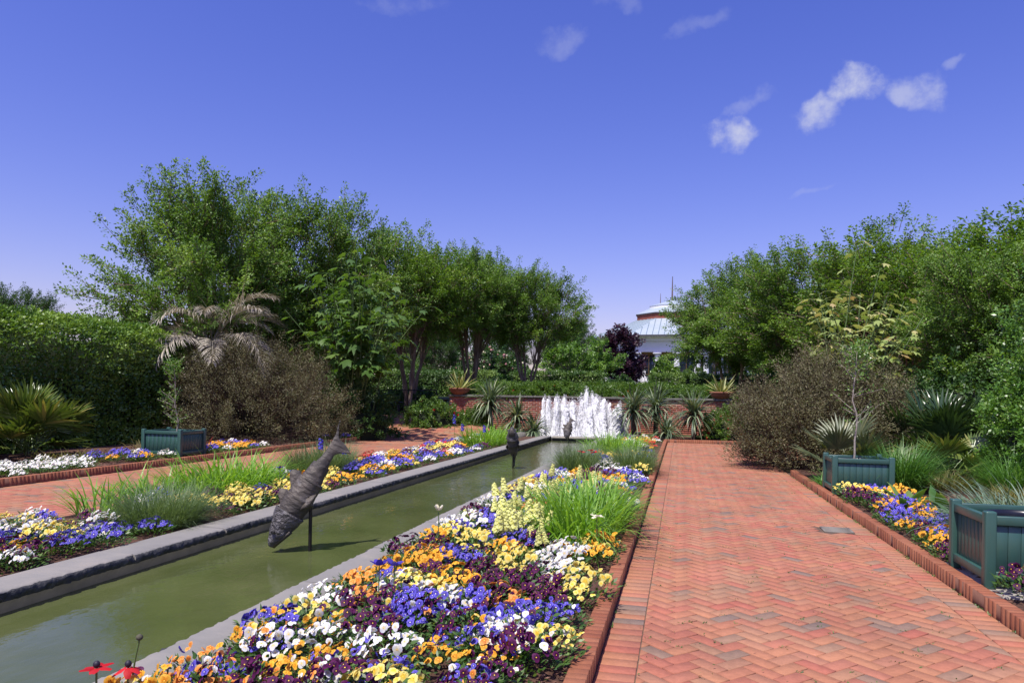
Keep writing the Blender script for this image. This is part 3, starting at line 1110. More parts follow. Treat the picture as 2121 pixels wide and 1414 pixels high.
# ================================================================== fish sculptures
def fish(loc_nose, loc_tail, dorsal, label, pole, scale_h=1.0, jaw=True):
    nose, tail = Vector(loc_nose), Vector(loc_tail)
    ax = (tail - nose)
    L = ax.length
    x = ax.normalized()
    z = Vector(dorsal)
    z = (z - x * z.dot(x)).normalized()
    y = z.cross(x)
    root = thing('fish_sculpture', label, 'sculpture', (nose + tail) / 2, 0, 'bronze fish on poles in the channel')
    rot = Matrix((x, y, z)).transposed()
    root.matrix_world = Matrix.Translation(nose) @ rot.to_4x4()
    tt = [0, .04, .12, .22, .32, .45, .58, .70, .80, .88, .95, 1.0]
    top = [.012, .06, .11, .15, .172, .178, .160, .125, .085, .06, .055, .10]
    bot = [-.03, -.06, -.11, -.15, -.17, -.175, -.15, -.11, -.075, -.06, -.09, -.16]
    wid = [.015, .05, .095, .125, .14, .145, .125, .095, .055, .03, .016, .006]
    segs = [('head', 0, .30, M['bronze_head']), ('body_plate', .27, .445, M['bronze']), ('body_plate', .42, .605, M['bronze']), ('body_plate', .58, .755, M['bronze']), ('tail_plate', .73, 1.0, M['bronze'])]
    for si, (nm, a, b, m) in enumerate(segs):
        nt_, na = 22, 40
        t = np.linspace(a, b, nt_)
        T = np.interp(t, tt, top) * scale_h
        B = np.interp(t, tt, bot) * scale_h
        Wd = np.interp(t, tt, wid) * scale_h
        flare = 1 + (.17 * ((t - a) / (b - a)) ** 2.2 if nm != 'tail_plate' else 0 * t) - (.09 if si else .03)
        ang = np.linspace(0, 2 * np.pi, na, endpoint=False)
        cz = (T + B) / 2
        hz = (T - B) / 2 * flare
        cy_ = np.cos(ang)[None] * (Wd * flare)[:, None]
        ridge = np.where(np.sin(ang) > .8, 1.06, 1.0)
        czz = cz[:, None] + np.sin(ang)[None] * hz[:, None] * ridge[None]
        P = np.stack([np.repeat((t * L)[:, None], na, 1), cy_, czz], -1)
        nz = vnoise(P + si * 3.1, 5, 9.0) * .006 + vnoise(P, 9, 44.0) * (.007 if nm == 'head' else .003)
        P[..., 1] *= 1 + nz / np.maximum(Wd[:, None], .05)
        P[..., 2] += nz * np.sin(ang)[None]
        if nm == 'tail_plate':           # the tail sheet ends in a raised curl and a lower lobe
            s = np.clip((t - .86) / .14, 0, 1)[:, None]
            up = np.clip(np.sin(ang), 0, 1)[None] ** 2
            dn = np.clip(-np.sin(ang), 0, 1)[None] ** 2
            P[..., 0] += s ** 1.5 * (up * .14 * L - dn * .05 * L)
            P[..., 2] += s * (up * .03 - dn * .07) * scale_h
            P[..., 1] += (s ** 2) * up * .03
        i = np.arange(nt_ * na).reshape(nt_, na)
        nx = np.roll(i, -1, 1)
        Fq = np.stack([i[:-1], nx[:-1], nx[1:], i[1:]], -1).reshape(-1, 4)
        g = G().add(P, Fq)
        o = g.build(nm, m, root, True)
        sm = o.modifiers.new('thick', 'SOLIDIFY')
        sm.thickness = .010
        if nm == 'head':
            for sy in (-1, 1):
                e = G()
                e.merge(ball(.020, 8), Matrix.Translation((.115 * L, sy * .093 * scale_h, .045)))
                e.build('eye', M['bronze_head'], o, True)
            # the lower jaw hangs open
            n = 10
            ph = np.linspace(-1, 1, n)
            V = []
            for tq in (0, .5, 1):
                for p in ph:
                    V.append((.005 * L + tq * .17 * L, p * (.02 + .075 * tq) * scale_h, (-.065 - .085 * tq + .035 * p * p) * scale_h))
            i = np.arange(3 * n).reshape(3, n)
            jw = G().add(V, np.stack([i[:-1, :-1], i[:-1, 1:], i[1:, 1:], i[1:, :-1]], -1).reshape(-1, 4)).build('jaw', M['bronze'], o, True)
            jw.modifiers.new('thick', 'SOLIDIFY').thickness = .012
        if nm == 'body_plate':
            # rope-like seam round the front edge
            tq = a + .012
            Tq, Bq, Wq = (float(np.interp(tq, tt, v)) * scale_h for v in (top, bot, wid))
            aa = np.linspace(0, 2 * np.pi, 33)
            ring = np.stack([np.full(33, tq * L), np.cos(aa) * Wq * 1.03, (Tq + Bq) / 2 + np.sin(aa) * (Tq - Bq) / 2 * 1.05], -1)
            Vt, Ft = tubes(ring[None], .007, 5)
            G().add(Vt, Ft).build('seam', M['bronze'], o, True)
    # dorsal fins: thin curved plates
    for (t0, t1, hh) in ((.29, .42, .085), (.45, .60, .10)):
        n = 9
        q = np.linspace(0, 1, n)
        base = np.interp(t0 + (t1 - t0) * q, tt, top) * scale_h - .01
        rise = hh * np.interp(q, [0, .2, .55, .85, 1], [.05, .45, .95, 1, .35])
        V = []
        for lev in (0, .5, 1):
            for j in range(n):
                V.append(((t0 + (t1 - t0) * q[j]) * L + lev * .03, .035 * math.sin(lev * 1.8), base[j] + rise[j] * lev))
        i = np.arange(3 * n).reshape(3, n)
        o = G().add(V, np.stack([i[:-1, :-1], i[:-1, 1:], i[1:, 1:], i[1:, :-1]], -1).reshape(-1, 4)).build('dorsal_fin', M['bronze'], root, True)
        o.modifiers.new('thick', 'SOLIDIFY').thickness = .010
    for sy in (-1, 1):      # side fins
        n = 7
        q = np.linspace(0, 1, n)
        V = []
        for lev in (0, .5, 1):
            for j in range(n):
                V.append(((.36 + .12 * q[j] + .05 * lev) * L, sy * (.125 * scale_h + .04 * lev * math.sin(math.pi * q[j]) ** .7), -.05 - .05 * lev))
        i = np.arange(3 * n).reshape(3, n)
        o = G().add(V, np.stack([i[:-1, :-1], i[:-1, 1:], i[1:, 1:], i[1:, :-1]], -1).reshape(-1, 4)).build('side_fin', M['bronze'], root, True)
        o.modifiers.new('thick', 'SOLIDIFY').thickness = .008
    # pole, in the sculpture's own space
    inv = root.matrix_world.inverted()
    p0, p1 = inv @ Vector((pole[0], pole[1], -.3)), inv @ Vector((pole[0], pole[1], pole[2]))
    Vt, Ft = tubes(np.array([[p0, (p0 + p1) / 2, p1]]), .016, 8)
    G().add(Vt, Ft).build('pole', M['iron_bronze'], root, True)
    return root


def ball(r, n=8):
    g = G()
    th = np.linspace(0, np.pi, n // 2 + 2)
    ph = np.linspace(0, 2 * np.pi, n, endpoint=False)
    P = np.stack([np.sin(th)[:, None] * np.cos(ph)[None], np.sin(th)[:, None] * np.sin(ph)[None], np.repeat(np.cos(th)[:, None], n, 1)], -1) * r
    i = np.arange(len(th) * n).reshape(len(th), n)
    nx = np.roll(i, -1, 1)
    return g.add(P, np.stack([i[:-1], i[1:], nx[1:], nx[:-1]], -1).reshape(-1, 4))


bpy.context.view_layer.update()
fish((-3.54, 5.78, .03), (-3.06, 6.14, .97), (-.8, -.35, .55), 'largest bronze fish sculpture, nearest, diving nose down over the channel', (-3.24, 5.96, .38), .73)
fish((-3.20, 13.72, .80), (-3.22, 14.15, .06), (-.15, .9, .5), 'bronze fish leaping head up halfway along the channel', (-3.21, 13.95, .32), .80)
fish((-3.47, 22.35, .12), (-3.37, 22.75, .72), (-.9, -.3, .4), 'farthest bronze fish sculpture, diving in front of the white fountain', (-3.42, 22.6, .35), .72)


# ================================================================== planters
def planter(label, x0, y0, w=.82, d=.74, h=.56, z=BED_Z + .01):
    root = thing('planter_box', label, 'planter', (x0 + w / 2, y0 + d / 2, z), 0, 'teal wooden planter boxes')
    P = .075
    for sx in (-1, 1):
        for sy in (-1, 1):
            g = G()
            g.box((0, 0, 0), (P, P, h))
            o = g.build('post', M['teal'], root)
            o.location = (sx * (w / 2 - P / 2), sy * (d / 2 - P / 2), h / 2)
            bevel(o, .012, 3)
    for axis, span, off in ((0, w, d), (1, d, w)):
        for s in (-1, 1):
            for zz, hh in ((h - .065, .065), (.095, .065)):
                L = span - 2 * P
                size = (L, .045, hh) if axis == 0 else (.045, L, hh)
                pos = (0, s * (off / 2 - .034), zz) if axis == 0 else (s * (off / 2 - .034), 0, zz)
                o = G().box((0, 0, 0), size).build('rail', M['teal'], root)
                o.location = pos
                bevel(o, .005, 2)
            nb = 8
            bwid = (span - 2 * P) / nb
            for k in range(nb):
                c = -(span - 2 * P) / 2 + bwid * (k + .5)
                size = (bwid - .003, .018, h - .225) if axis == 0 else (.018, bwid - .003, h - .225)
                pos = (c, s * (off / 2 - .047), h / 2 + .015) if axis == 0 else (s * (off / 2 - .047), c, h / 2 + .015)
                o = G().box((0, 0, 0), size).build('board', M['teal'], root)
                o.location = pos
                bevel(o, .0012)
    # black liner pot with soil
    a = np.linspace(0, 2 * np.pi, 28, endpoint=False)
    rr, dep = min(w, d) / 2 - .10, h - .06
    V = np.vstack([np.c_[np.cos(a) * q, np.sin(a) * q, np.full(28, zz)] for q, zz in ((rr + .012, dep), (rr + .012, dep - .03), (rr - .02, .12), (rr - .03, .12), (rr - .01, dep - .03), (rr - .004, dep))])
    i = np.arange(6 * 28).reshape(6, 28)
    nx = np.roll(i, -1, 1)
    G().add(V, np.stack([i, np.roll(i, -1, 0), np.roll(nx, -1, 0), nx], -1).reshape(-1, 4)).build('liner_pot', M['liner'], root, True)
    V = np.vstack([[0, 0, dep - .10], np.c_[np.cos(a) * (rr - .012), np.sin(a) * (rr - .012), np.full(28, dep - .11)]])
    G().add(V, [[0, 1 + k, 1 + (k + 1) % 28] for k in range(28)]).build('soil', M['soil'], root)
    return root


planter('teal wooden planter box nearest the camera, cut by the frame edge', 2.15, 5.85)
planter('teal wooden planter box with a pale-stemmed sapling beside the brick path', 2.12, 11.10)
planter('teal wooden planter box with a sapling across the channel', -10.40, 12.30, .90, .80)
ps = thing('paving_slab', 'pale concrete slab under the nearest teal planter box', 'slab')
G().box((2.58, 6.2, .055), (.84, 1.1, .035)).build('slab', M['concrete'], ps)


# ================================================================== foliage generators
def ell_points(r, n, rad, shell=(.5, 1.0)):
    d = nrm(r.normal(size=(n, 3)))
    q = r.uniform(shell[0] ** 3, shell[1] ** 3, n) ** (1 / 3)
    return d * q[:, None] * np.array(rad), d


def spray_leaves(r, base, dirn, length, per, L, W, spread=.34, droop=.0):
    """Leaves set along short shoots. base, dirn (n,3), length (n,)."""
    n = len(base)
    t = r.uniform(.08, 1.0, (n, per))
    lat = nrm(r.normal(size=(n, per, 3)))
    rad = spread * length[:, None] * (1.05 - .65 * t) * np.sqrt(r.random((n, per)))
    P = base[:, None] + dirn[:, None] * (t * length[:, None])[..., None] + lat * rad[..., None]
    D = nrm(lat * .8 + dirn[:, None] * .5 + r.normal(0, .45, (n, per, 3)))
    N = nrm(r.normal(0, .55, (n, per, 3)) + np.array([-.15, -.35, .9]))
    k = n * per
    return leafs(P.reshape(-1, 3), D.reshape(-1, 3), N.reshape(-1, 3), L * r.uniform(.7, 1.3, k), W * r.uniform(.7, 1.3, k), .12)


def tree_geo(seed, crown=(3.0, 3.0, 2.7), cz=5.0, stems=4, boughs=125, sprays=10, per=84, L=.082, W=.046, fork=1.9, stem_r=.072, spray_len=(.45, 1.0), flat_bottom=.86):
    r = np.random.default_rng(seed)
    C = np.array([0, 0, cz])
    P, d = ell_points(r, boughs * 2, crown, (.35, .95))
    lobes = 1 + .30 * vnoise(d * 2.0, seed + 1, 1.6)
    P = P * lobes[:, None]
    P = P[P[:, 2] > -crown[2] * flat_bottom][:boughs]
    B = P + C
    nb = len(B)
    trunk = G()
    # stems
    a = np.linspace(0, 2 * np.pi, stems, endpoint=False) + r.uniform(0, 1, stems)
    base = np.c_[np.cos(a) * .14, np.sin(a) * .14, np.full(stems, -.1)]
    rad = crown[0] * r.uniform(.16, .34, stems)
    top = np.c_[np.cos(a) * rad, np.sin(a) * rad, fork + r.uniform(.2, 1.4, stems)]
    mid = (base + top) / 2 - np.c_[np.cos(a), np.sin(a), np.zeros(stems)] * .12
    sp = bez(base, mid, top, 9)
    sp[:, 1:-1] += r.normal(0, .025, (stems, 7, 3))
    Vt, Ft = tubes(sp, stem_r * np.linspace(1.15, .62, 9)[None], 8)
    trunk.add(Vt, Ft)
    # limbs from a stem to each bough
    own = np.argmin(np.linalg.norm(B[:, None, :2] - top[None, :, :2] * 1.4, axis=-1) + .3 * r.random((nb, stems)), 1)
    st = sp[own, r.integers(5, 9, nb)]
    md = (st + B) / 2 + np.array([0, 0, 1]) * (.12 * np.linalg.norm(B - st, axis=1))[:, None] + r.normal(0, .15, (nb, 3)) - (B - C) * .12
    lp = bez(st, md, B, 7)
    Vt, Ft = tubes(lp, stem_r * np.linspace(.34, .10, 7)[None], 5)
    trunk.add(Vt, Ft)
    # shoots
    sb = np.repeat(B, sprays, 0) + r.normal(0, .26, (nb * sprays, 3)) * np.array([1, 1, .8]) * crown[0] / 3.0
    frac = r.uniform(.35, 1, nb * sprays)[:, None]
    sb = sb * frac + np.repeat(lp[:, 4], sprays, 0) * (1 - frac)
    sd = nrm((sb - C) / np.array(crown) * .8 + np.array([0, 0, .55]) + r.normal(0, .42, sb.shape))
    sl = r.uniform(*spray_len, len(sb))
    tw = np.stack([sb - sd * .15, sb + sd * sl[:, None] * .95], 1)
    Vt, Ft = tubes(tw, np.array([[.010, .004]]), 3)
    trunk.add(Vt, Ft)
    V, F = spray_leaves(r, sb, sd, sl, per, L, W, .30)
    shade = np.repeat(np.repeat(r.normal(.5, .16, nb), sprays), per)
    var = np.clip(shade + r.normal(0, .2, len(F)), 0, 1)
    crown_g = G().add(V, F, np.repeat(var, 4))
    return trunk, crown_g


def leafy_shrub(seed, rad, n, L, W, up=.4, shell=(.72, 1.02), lump=.16, spray=0.22, per=40, leafup=.6):
    """Mounded bush: shoots on a lumpy half ellipsoid. Origin at the base."""
    r = np.random.default_rng(seed)
    P, d = ell_points(r, n, rad, shell)
    P[:, 2] = np.abs(P[:, 2])
    d[:, 2] = np.abs(d[:, 2])
    P = P * (1 + lump * vnoise(d * 2, seed + 2, 2.6))[:, None]
    D = nrm(d + np.array([0, 0, up]) + r.normal(0, .35, P.shape))
    sl = spray * r.uniform(.6, 1.4, n)
    V, F = spray_leaves(r, P, D, sl, per, L, W, .5)
    var = np.clip(np.repeat(r.normal(.5, .15, n), per) + r.normal(0, .2, n * per), 0, 1)
    return G().add(V, F, np.repeat(var, 4)), P, D, sl


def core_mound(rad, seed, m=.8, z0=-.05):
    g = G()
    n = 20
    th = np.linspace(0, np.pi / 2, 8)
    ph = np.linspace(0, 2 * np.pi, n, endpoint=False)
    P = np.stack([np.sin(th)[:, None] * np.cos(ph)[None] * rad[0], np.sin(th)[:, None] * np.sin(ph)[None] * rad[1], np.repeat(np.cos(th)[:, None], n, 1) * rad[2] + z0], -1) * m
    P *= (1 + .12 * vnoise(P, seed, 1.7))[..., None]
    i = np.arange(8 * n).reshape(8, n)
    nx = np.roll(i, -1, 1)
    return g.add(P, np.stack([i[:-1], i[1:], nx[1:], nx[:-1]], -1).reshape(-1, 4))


# ================================================================== trees
TREES = [tree_geo(101, (3.1, 2.9, 3.1), 4.55, 4), tree_geo(102, (2.9, 2.9, 2.95), 4.4, 5), tree_geo(103, (2.8, 2.8, 2.85), 4.5, 3), tree_geo(104, (2.95, 2.9, 2.35), 5.05, 5, fork=2.5, flat_bottom=.62, boughs=115)]
TREE_ME = [(t.mesh('tree_trunk', M['bark'], True), c.mesh('tree_crown', M['tree_leaf'])) for t, c in TREES]


def put_tree(name, label, x, y, z, var, rz, sc, group, crown_mat=None):
    root = thing(name, label, 'tree', (x, y, z), rz, group, sc)
    tm, cmesh = TREE_ME[var]
    link('trunk', tm, root)
    o = link('crown', cmesh, root)
    if crown_mat:
        o.material_slots[0].link = 'OBJECT'
        o.material_slots[0].material = crown_mat
    return root


GRP = 'crape myrtle trees round the garden'
put_tree('crape_myrtle_tree', 'tallest broad green tree behind the clipped hedge and dry palm', -14.8, 20.6, .2, 0, 1.5, (1.12, 1.12, 1.06), GRP)
put_tree('crape_myrtle_tree', 'bushy green tree behind the large-leaved green plant', -12.9, 24.0, .3, 1, 1.9, (1.12, 1.12, 1.08), GRP)
put_tree('crape_myrtle_tree', 'wide green tree behind the handrail with several bare stems', -11.2, 28.9, .8, 3, 4.0, (1.18, 1.18, .96), GRP)
put_tree('crape_myrtle_tree', 'slender green tree standing behind the bowl on the brick wall end', -9.2, 31.4, 1.1, 3, 1.3, (.98, .98, .92), GRP)
put_tree('crape_myrtle_tree', 'green tree on the terrace with a branch reaching towards the pavilion', -6.9, 32.6, 1.25, 3, 2.6, (.84, .84, .80), GRP)
put_tree('crape_myrtle_tree', 'green tree on the terrace half hiding the pavilion roof', 2.4, 34.8, 1.3, 2, .9, (1.15, 1.15, .84), GRP)
put_tree('crape_myrtle_tree', 'green tree rising behind the brown shrub at the path end', 4.9, 29.0, .8, 1, 5.2, (1.2, 1.2, .86), GRP)
put_tree('crape_myrtle_tree', 'dense green tree behind the yellowing large-leaved plant', 6.6, 24.4, .3, 0, 4.4, (1.25, 1.25, .86), GRP)
put_tree('crape_myrtle_tree', 'tall dense green tree at the frame edge above the glossy shrub', 9.4, 21.2, .1, 2, 2.7, (1.4, 1.4, .90), GRP)
put_tree('crape_myrtle_tree', 'low branched green tree behind the dark fan palm', 7.2, 18.6, .05, 1, .6, (.8, .8, .66), GRP)
# trees beyond
FG = 'trees far beyond the garden'
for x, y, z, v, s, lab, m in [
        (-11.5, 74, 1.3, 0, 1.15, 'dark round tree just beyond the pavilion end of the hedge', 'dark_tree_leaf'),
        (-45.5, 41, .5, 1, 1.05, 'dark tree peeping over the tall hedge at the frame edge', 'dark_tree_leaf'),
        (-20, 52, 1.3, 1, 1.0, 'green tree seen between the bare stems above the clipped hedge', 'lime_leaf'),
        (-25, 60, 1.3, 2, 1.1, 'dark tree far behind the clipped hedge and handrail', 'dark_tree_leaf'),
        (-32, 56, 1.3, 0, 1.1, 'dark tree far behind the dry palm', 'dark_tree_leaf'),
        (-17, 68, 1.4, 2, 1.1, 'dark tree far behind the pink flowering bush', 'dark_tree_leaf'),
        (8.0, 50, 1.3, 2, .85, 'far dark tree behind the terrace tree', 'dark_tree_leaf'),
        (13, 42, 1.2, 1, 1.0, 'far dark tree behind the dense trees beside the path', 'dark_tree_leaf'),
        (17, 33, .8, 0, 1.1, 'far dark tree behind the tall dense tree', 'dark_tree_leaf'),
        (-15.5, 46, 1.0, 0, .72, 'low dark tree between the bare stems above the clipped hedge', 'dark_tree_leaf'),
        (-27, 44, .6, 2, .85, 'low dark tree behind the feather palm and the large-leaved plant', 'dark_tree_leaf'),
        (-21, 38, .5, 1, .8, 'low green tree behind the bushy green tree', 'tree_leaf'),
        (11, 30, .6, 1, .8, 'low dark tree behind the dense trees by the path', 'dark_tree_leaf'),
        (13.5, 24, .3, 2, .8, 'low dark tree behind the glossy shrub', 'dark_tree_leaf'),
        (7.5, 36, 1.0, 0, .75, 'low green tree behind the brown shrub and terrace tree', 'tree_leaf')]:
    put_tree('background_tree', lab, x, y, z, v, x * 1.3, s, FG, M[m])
# small light tree and purple tree on the upper terrace
t, c = tree_geo(131, (3.1, 2.6, 1.75), 2.5, 4, boughs=46, sprays=8, per=46, L=.17, W=.10, fork=.7, stem_r=.06, spray_len=(.4, .8))
root = thing('small_tree', 'low spreading light green tree above the clipped hedge', 'tree', (-7.4, 51.6, 1.35))
t.build('trunk', M['bark'], root, True)
c.build('crown', M['lime_leaf'], root)
t, c = tree_geo(132, (1.9, 1.9, 2.5), 3.0, 3, boughs=44, sprays=8, per=46, L=.20, W=.13, fork=1.0, stem_r=.07, spray_len=(.5, 1.1))
root = thing('purple_leaf_tree', 'dark purple leaved tree in front of the white pavilion', 'tree', (-4.75, 58.3, 1.4))
t.build('trunk', M['dark_bark'], root, True)
c.build('crown', M['purple_leaf'], root)

# ================================================================== hedges
def hedge(label, x0, x1, y0, y1, z0, z1, L, W, dens, m, seed, rnd=.25, faces='fxt'):
    r = np.random.default_rng(seed)
    root = thing('clipped_hedge', label, 'hedge', ((x0 + x1) / 2, (y0 + y1) / 2, z0))
    w, d, h = x1 - x0, y1 - y0, z1 - z0
    # leaves over the rounded box
    pts, nor = [], []
    def face(n, P, N):
        pts.append(P)
        nor.append(np.repeat(np.array([N], float), n, 0))
    A = {'t': w * d, 'f': w * h, 'x': d * h, 'w': d * h, 'b': w * h}
    for f in faces:
        n = int(A[f] * dens)
        u, v = r.random(n), r.random(n)
        if f == 't':
            face(n, np.c_[(u - .5) * w, (v - .5) * d, np.full(n, h)], (0, 0, 1))
        if f == 'f':
            face(n, np.c_[(u - .5) * w, np.full(n, -d / 2), v * h], (0, -1, 0))
        if f == 'b':
            face(n, np.c_[(u - .5) * w, np.full(n, d / 2), v * h], (0, 1, 0))
        if f == 'x':
            face(n, np.c_[np.full(n, w / 2), (u - .5) * d, v * h], (1, 0, 0))
        if f == 'w':
            face(n, np.c_[np.full(n, -w / 2), (u - .5) * d, v * h], (-1, 0, 0))
    P, N = np.vstack(pts), np.vstack(nor)
    # round the upper edges
    H = np.array([w / 2 - rnd, d / 2 - rnd, h - rnd])
    lim = np.c_[np.clip(P[:, 0], -H[0], H[0]), np.clip(P[:, 1], -H[1], H[1]), np.minimum(P[:, 2], H[2])]
    dv = P - lim
    ln = np.linalg.norm(dv, axis=1, keepdims=True)
    P = lim + np.where(ln > 1e-6, dv / np.maximum(ln, 1e-6) * rnd, 0)
    N = nrm(N * .4 + np.where(ln > 1e-6, dv / np.maximum(ln, 1e-6), 0))
    bumpy = vnoise(P, seed, 1.6) * .10 + vnoise(P, seed + 1, 4.2) * .11
    P = P + N * (bumpy + r.uniform(-.10, .06, len(P)))[:, None]
    D = nrm(N * .55 + r.normal(0, .7, P.shape) + np.array([0, 0, .35]))
    NN = nrm(N + r.normal(0, .6, P.shape) + np.array([0, 0, .5]))
    V, F = leafs(P, D, NN, L * r.uniform(.7, 1.3, len(P)), W * r.uniform(.7, 1.3, len(P)), .12)
    var = np.clip(.5 + .9 * vnoise(P, seed + 7, 2.2) + r.normal(0, .22, len(P)), 0, 1)
    G().add(V, F, np.repeat(var, 4)).build('foliage', m, root)
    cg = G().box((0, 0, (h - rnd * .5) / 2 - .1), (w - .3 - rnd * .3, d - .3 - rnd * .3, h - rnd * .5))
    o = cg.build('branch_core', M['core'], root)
    return root


hedge('tall dark clipped hedge behind the fan palm beyond the channel', -15.3, -13.3, 6.5, 17.8, .05, 3.05, .075, .042, 1500, M['hedge_leaf'], 21, .90, 'xtf')
hedge('long clipped hedge on the terrace behind the bare stems', -19.5, -9.5, 36.6, 37.8, .9, 2.62, .10, .06, 520, M['box_leaf'], 22, .12, 'ft')
hedge('clipped hedge on the terrace below the light green tree', -8.85, -3.95, 37.2, 38.4, 1.2, 2.66, .10, .06, 520, M['box_leaf'], 23, .12, 'ftxw')
hedge('short clipped hedge block beside the pavilion column', -1.55, .05, 38.4, 39.5, 1.2, 2.64, .10, .06, 520, M['box_leaf'], 24, .12, 'ftxw')
hedge('clipped hedge on the terrace under the tree half hiding the pavilion', .55, 6.5, 38.4, 39.5, 1.2, 2.62, .10, .06, 520, M['box_leaf'], 25, .12, 'ftxw')

# ================================================================== brown shrubs
def brown_shrub(seed, rad):
    r = np.random.default_rng(seed)
    g, P, D, sl = leafy_shrub(seed, rad, 1150, .055, .016, .55, (.55, 1.0), .20, .46, 98)
    tw = np.stack([P * .6, P, P + D * sl[:, None] * 1.35], 1)
    Vt, Ft = tubes(tw, np.array([[.007, .004, .0015]]), 3)
    return g, G().add(Vt, Ft)


BR = [brown_shrub(71, (3.05, 2.2, 2.62)), brown_shrub(72, (1.78, 1.6, 2.1))]
for (fo, tw), lab, loc in ((BR[0], 'large brown twiggy shrub behind the planter across the channel', (-12.0, 18.3, .05)), (BR[1], 'brown twiggy shrub spilling over the end of the path kerb', (2.95, 16.2, .03))):
    root = thing('brown_shrub', lab, 'shrub', loc, 0, 'brown twiggy shrubs')
    fo.build('foliage', M['brown_leaf'], root)
    tw.build('twigs', M['brown_twig'], root)

# ================================================================== lobed large leaves
def lobed_leaf(seed, m):
    """Palmate leaf, petiole at the origin, blade along +X, drooping lobes."""
    r = np.random.default_rng(seed)
    g = G()
    lob = [(-1.25, .62), (-.95, .50), (-.62, .85), (-.3, .62), (0, 1.0), (.3, .62), (.62, .85), (.95, .50), (1.25, .62)]
    c = np.array([0.05, 0, .02])
    V = [c]
    for a, q in lob:
        V.append((q * math.cos(a) + .02 * r.normal(), q * math.sin(a) * .85, -.30 * q * q + .05 * r.normal() - (.10 if q > .7 else 0)))
    V.append((-.08, .10, 0))
    V.append((-.08, -.10, 0))
    V = np.array(V)
    n = len(lob)
    F = [[0, k, k + 1] for k in range(1, n)] + [[0, n, n + 1], [0, n + 2, 1]]
    g.add(V, F, r.uniform(0, .25))
    Vt, Ft = tubes(np.array([[[-1.25, 0, -.55], [-.7, 0, -.12], [.05, 0, .01]]]), np.array([[.022, .018, .014]]), 4)
    return g.add(Vt, Ft, .2).mesh('lobed_leaf', m)


def big_leaf_plant(name, label, loc, height, spread, n_stem, n_leaf, m, leaf_size, seed, low=.40):
    r = np.random.default_rng(seed)
    root = thing(name, label, 'plant', loc)
    mes = [lobed_leaf(seed + k, m) for k in range(3)]
    g = G()
    tips = []
    for i in range(n_stem):
        a = r.uniform(0, 6.28)
        q = spread * math.sqrt(r.random()) * .75
        hh = height * (1 - .45 * (q / spread) ** 1.2) * r.uniform(.82, 1.0) if i else height
        if i == 0:
            q = .1
        B = np.array([[r.normal(0, .22), r.normal(0, .22), -.05]])
        T = np.array([[q * math.cos(a), q * math.sin(a), hh]])
        Mi = (B + T) / 2 + np.array([[-.25 * q * math.cos(a), -.25 * q * math.sin(a), .1]])
        P = bez(B, Mi, T, 8)
        Vt, Ft = tubes(P, np.linspace(.026, .009, 8)[None], 6)
        g.add(Vt, Ft)
        tips.append(P[0])
    g.build('stems', M['green_stem'], root, True)
    for k in range(n_leaf):
        P = tips[k % n_stem]
        t = r.uniform(low, 1.0) ** .8
        j = t * (len(P) - 1)
        p = P[int(j)] * (1 - j % 1) + P[min(int(j) + 1, len(P) - 1)] * (j % 1)
        a = r.uniform(0, 6.28)
        sc = leaf_size * r.uniform(.65, 1.25) * (1.15 - .45 * t)
        link('leaf', mes[k % 3], root, p + np.array([math.cos(a) * 1.2 * sc, math.sin(a) * 1.2 * sc, .5 * sc]), (r.normal(0, .2), r.uniform(-.1, .45), a), sc)
    return root


big_leaf_plant('large_leaved_plant', 'tall plant with large drooping lobed green leaves behind the brown shrub', (-9.6, 20.4, .03), 6.0, 2.9, 24, 420, M['big_leaf'], .40, 301, .34)
big_leaf_plant('large_leaved_plant', 'tall plant with yellowing lobed leaves behind the brown shrub at the path end', (3.7, 17.3, .03), 4.75, 2.0, 18, 260, M['yellow_leaf'], .26, 302, .42)

# ================================================================== palms
def feather_frond(seed, L=2.1, arch=1.5, el=1.05):
    r = np.random.default_rng(seed)
    k = 14
    t = np.linspace(0, 1, k)
    e = el - arch * t ** 1.4
    st = L / (k - 1)
    P = np.zeros((k, 3))
    for i in range(1, k):
        P[i] = P[i - 1] + st * np.array([math.cos(e[i]), 0, math.sin(e[i])])
    g = G()
    Vt, Ft = tubes(P[None], np.linspace(.020, .005, k)[None], 5)
    g.add(Vt, Ft, .2)
    n = 64
    for s in (-1, 1):
        tt = np.linspace(.22, .99, n)
        B = np.stack([np.interp(tt, t, P[:, j]) for j in range(3)], 1)
        az = s * (1.15 - .75 * tt) + r.normal(0, .10, n)
        el2 = np.interp(tt, t, e) * .5 + .55 + r.normal(0, .12, n)
        LL = .62 * np.interp(tt, [.2, .45, .8, 1], [.7, 1, .8, .4]) * r.uniform(.85, 1.1, n)
        V, F, m = strips(B, az, el2, LL, .015, 1.35 + r.normal(0, .25, n), 6, 0, 1.1)
        g.add(V, F, rep(np.clip(r.normal(.5, .25, n), 0, 1), m))
    return g


fr = [feather_frond(400 + k, 2.2, [1.6, 1.2, 2.0][k], [1.15, .95, 1.25][k]).mesh('feather_frond', M['palm_dry']) for k in range(3)]
pr = thing('feather_palm', 'feather palm with arching silvery dry fronds beside the hedge', 'palm', (-13.25, 18.45, .05), .9, None, 1.06)
Vt, Ft = tubes(np.array([[[0, 0, -.1], [.03, .02, 1.1], [0, 0, 2.45]]]), np.array([[.20, .17, .15]]), 9)
G().add(Vt, Ft).build('trunk', M['dark_bark'], pr, True)
for k in range(22):
    a = k * 2.4
    o = link('frond', fr[k % 3], pr, (0, 0, 2.35 + .04 * (k % 4)), (0, [.05, .35, .65, -.15, .5][k % 5], a + .3 * math.sin(k * 3.7)), [1.1, .9, 1.2, 1.0][k % 4])


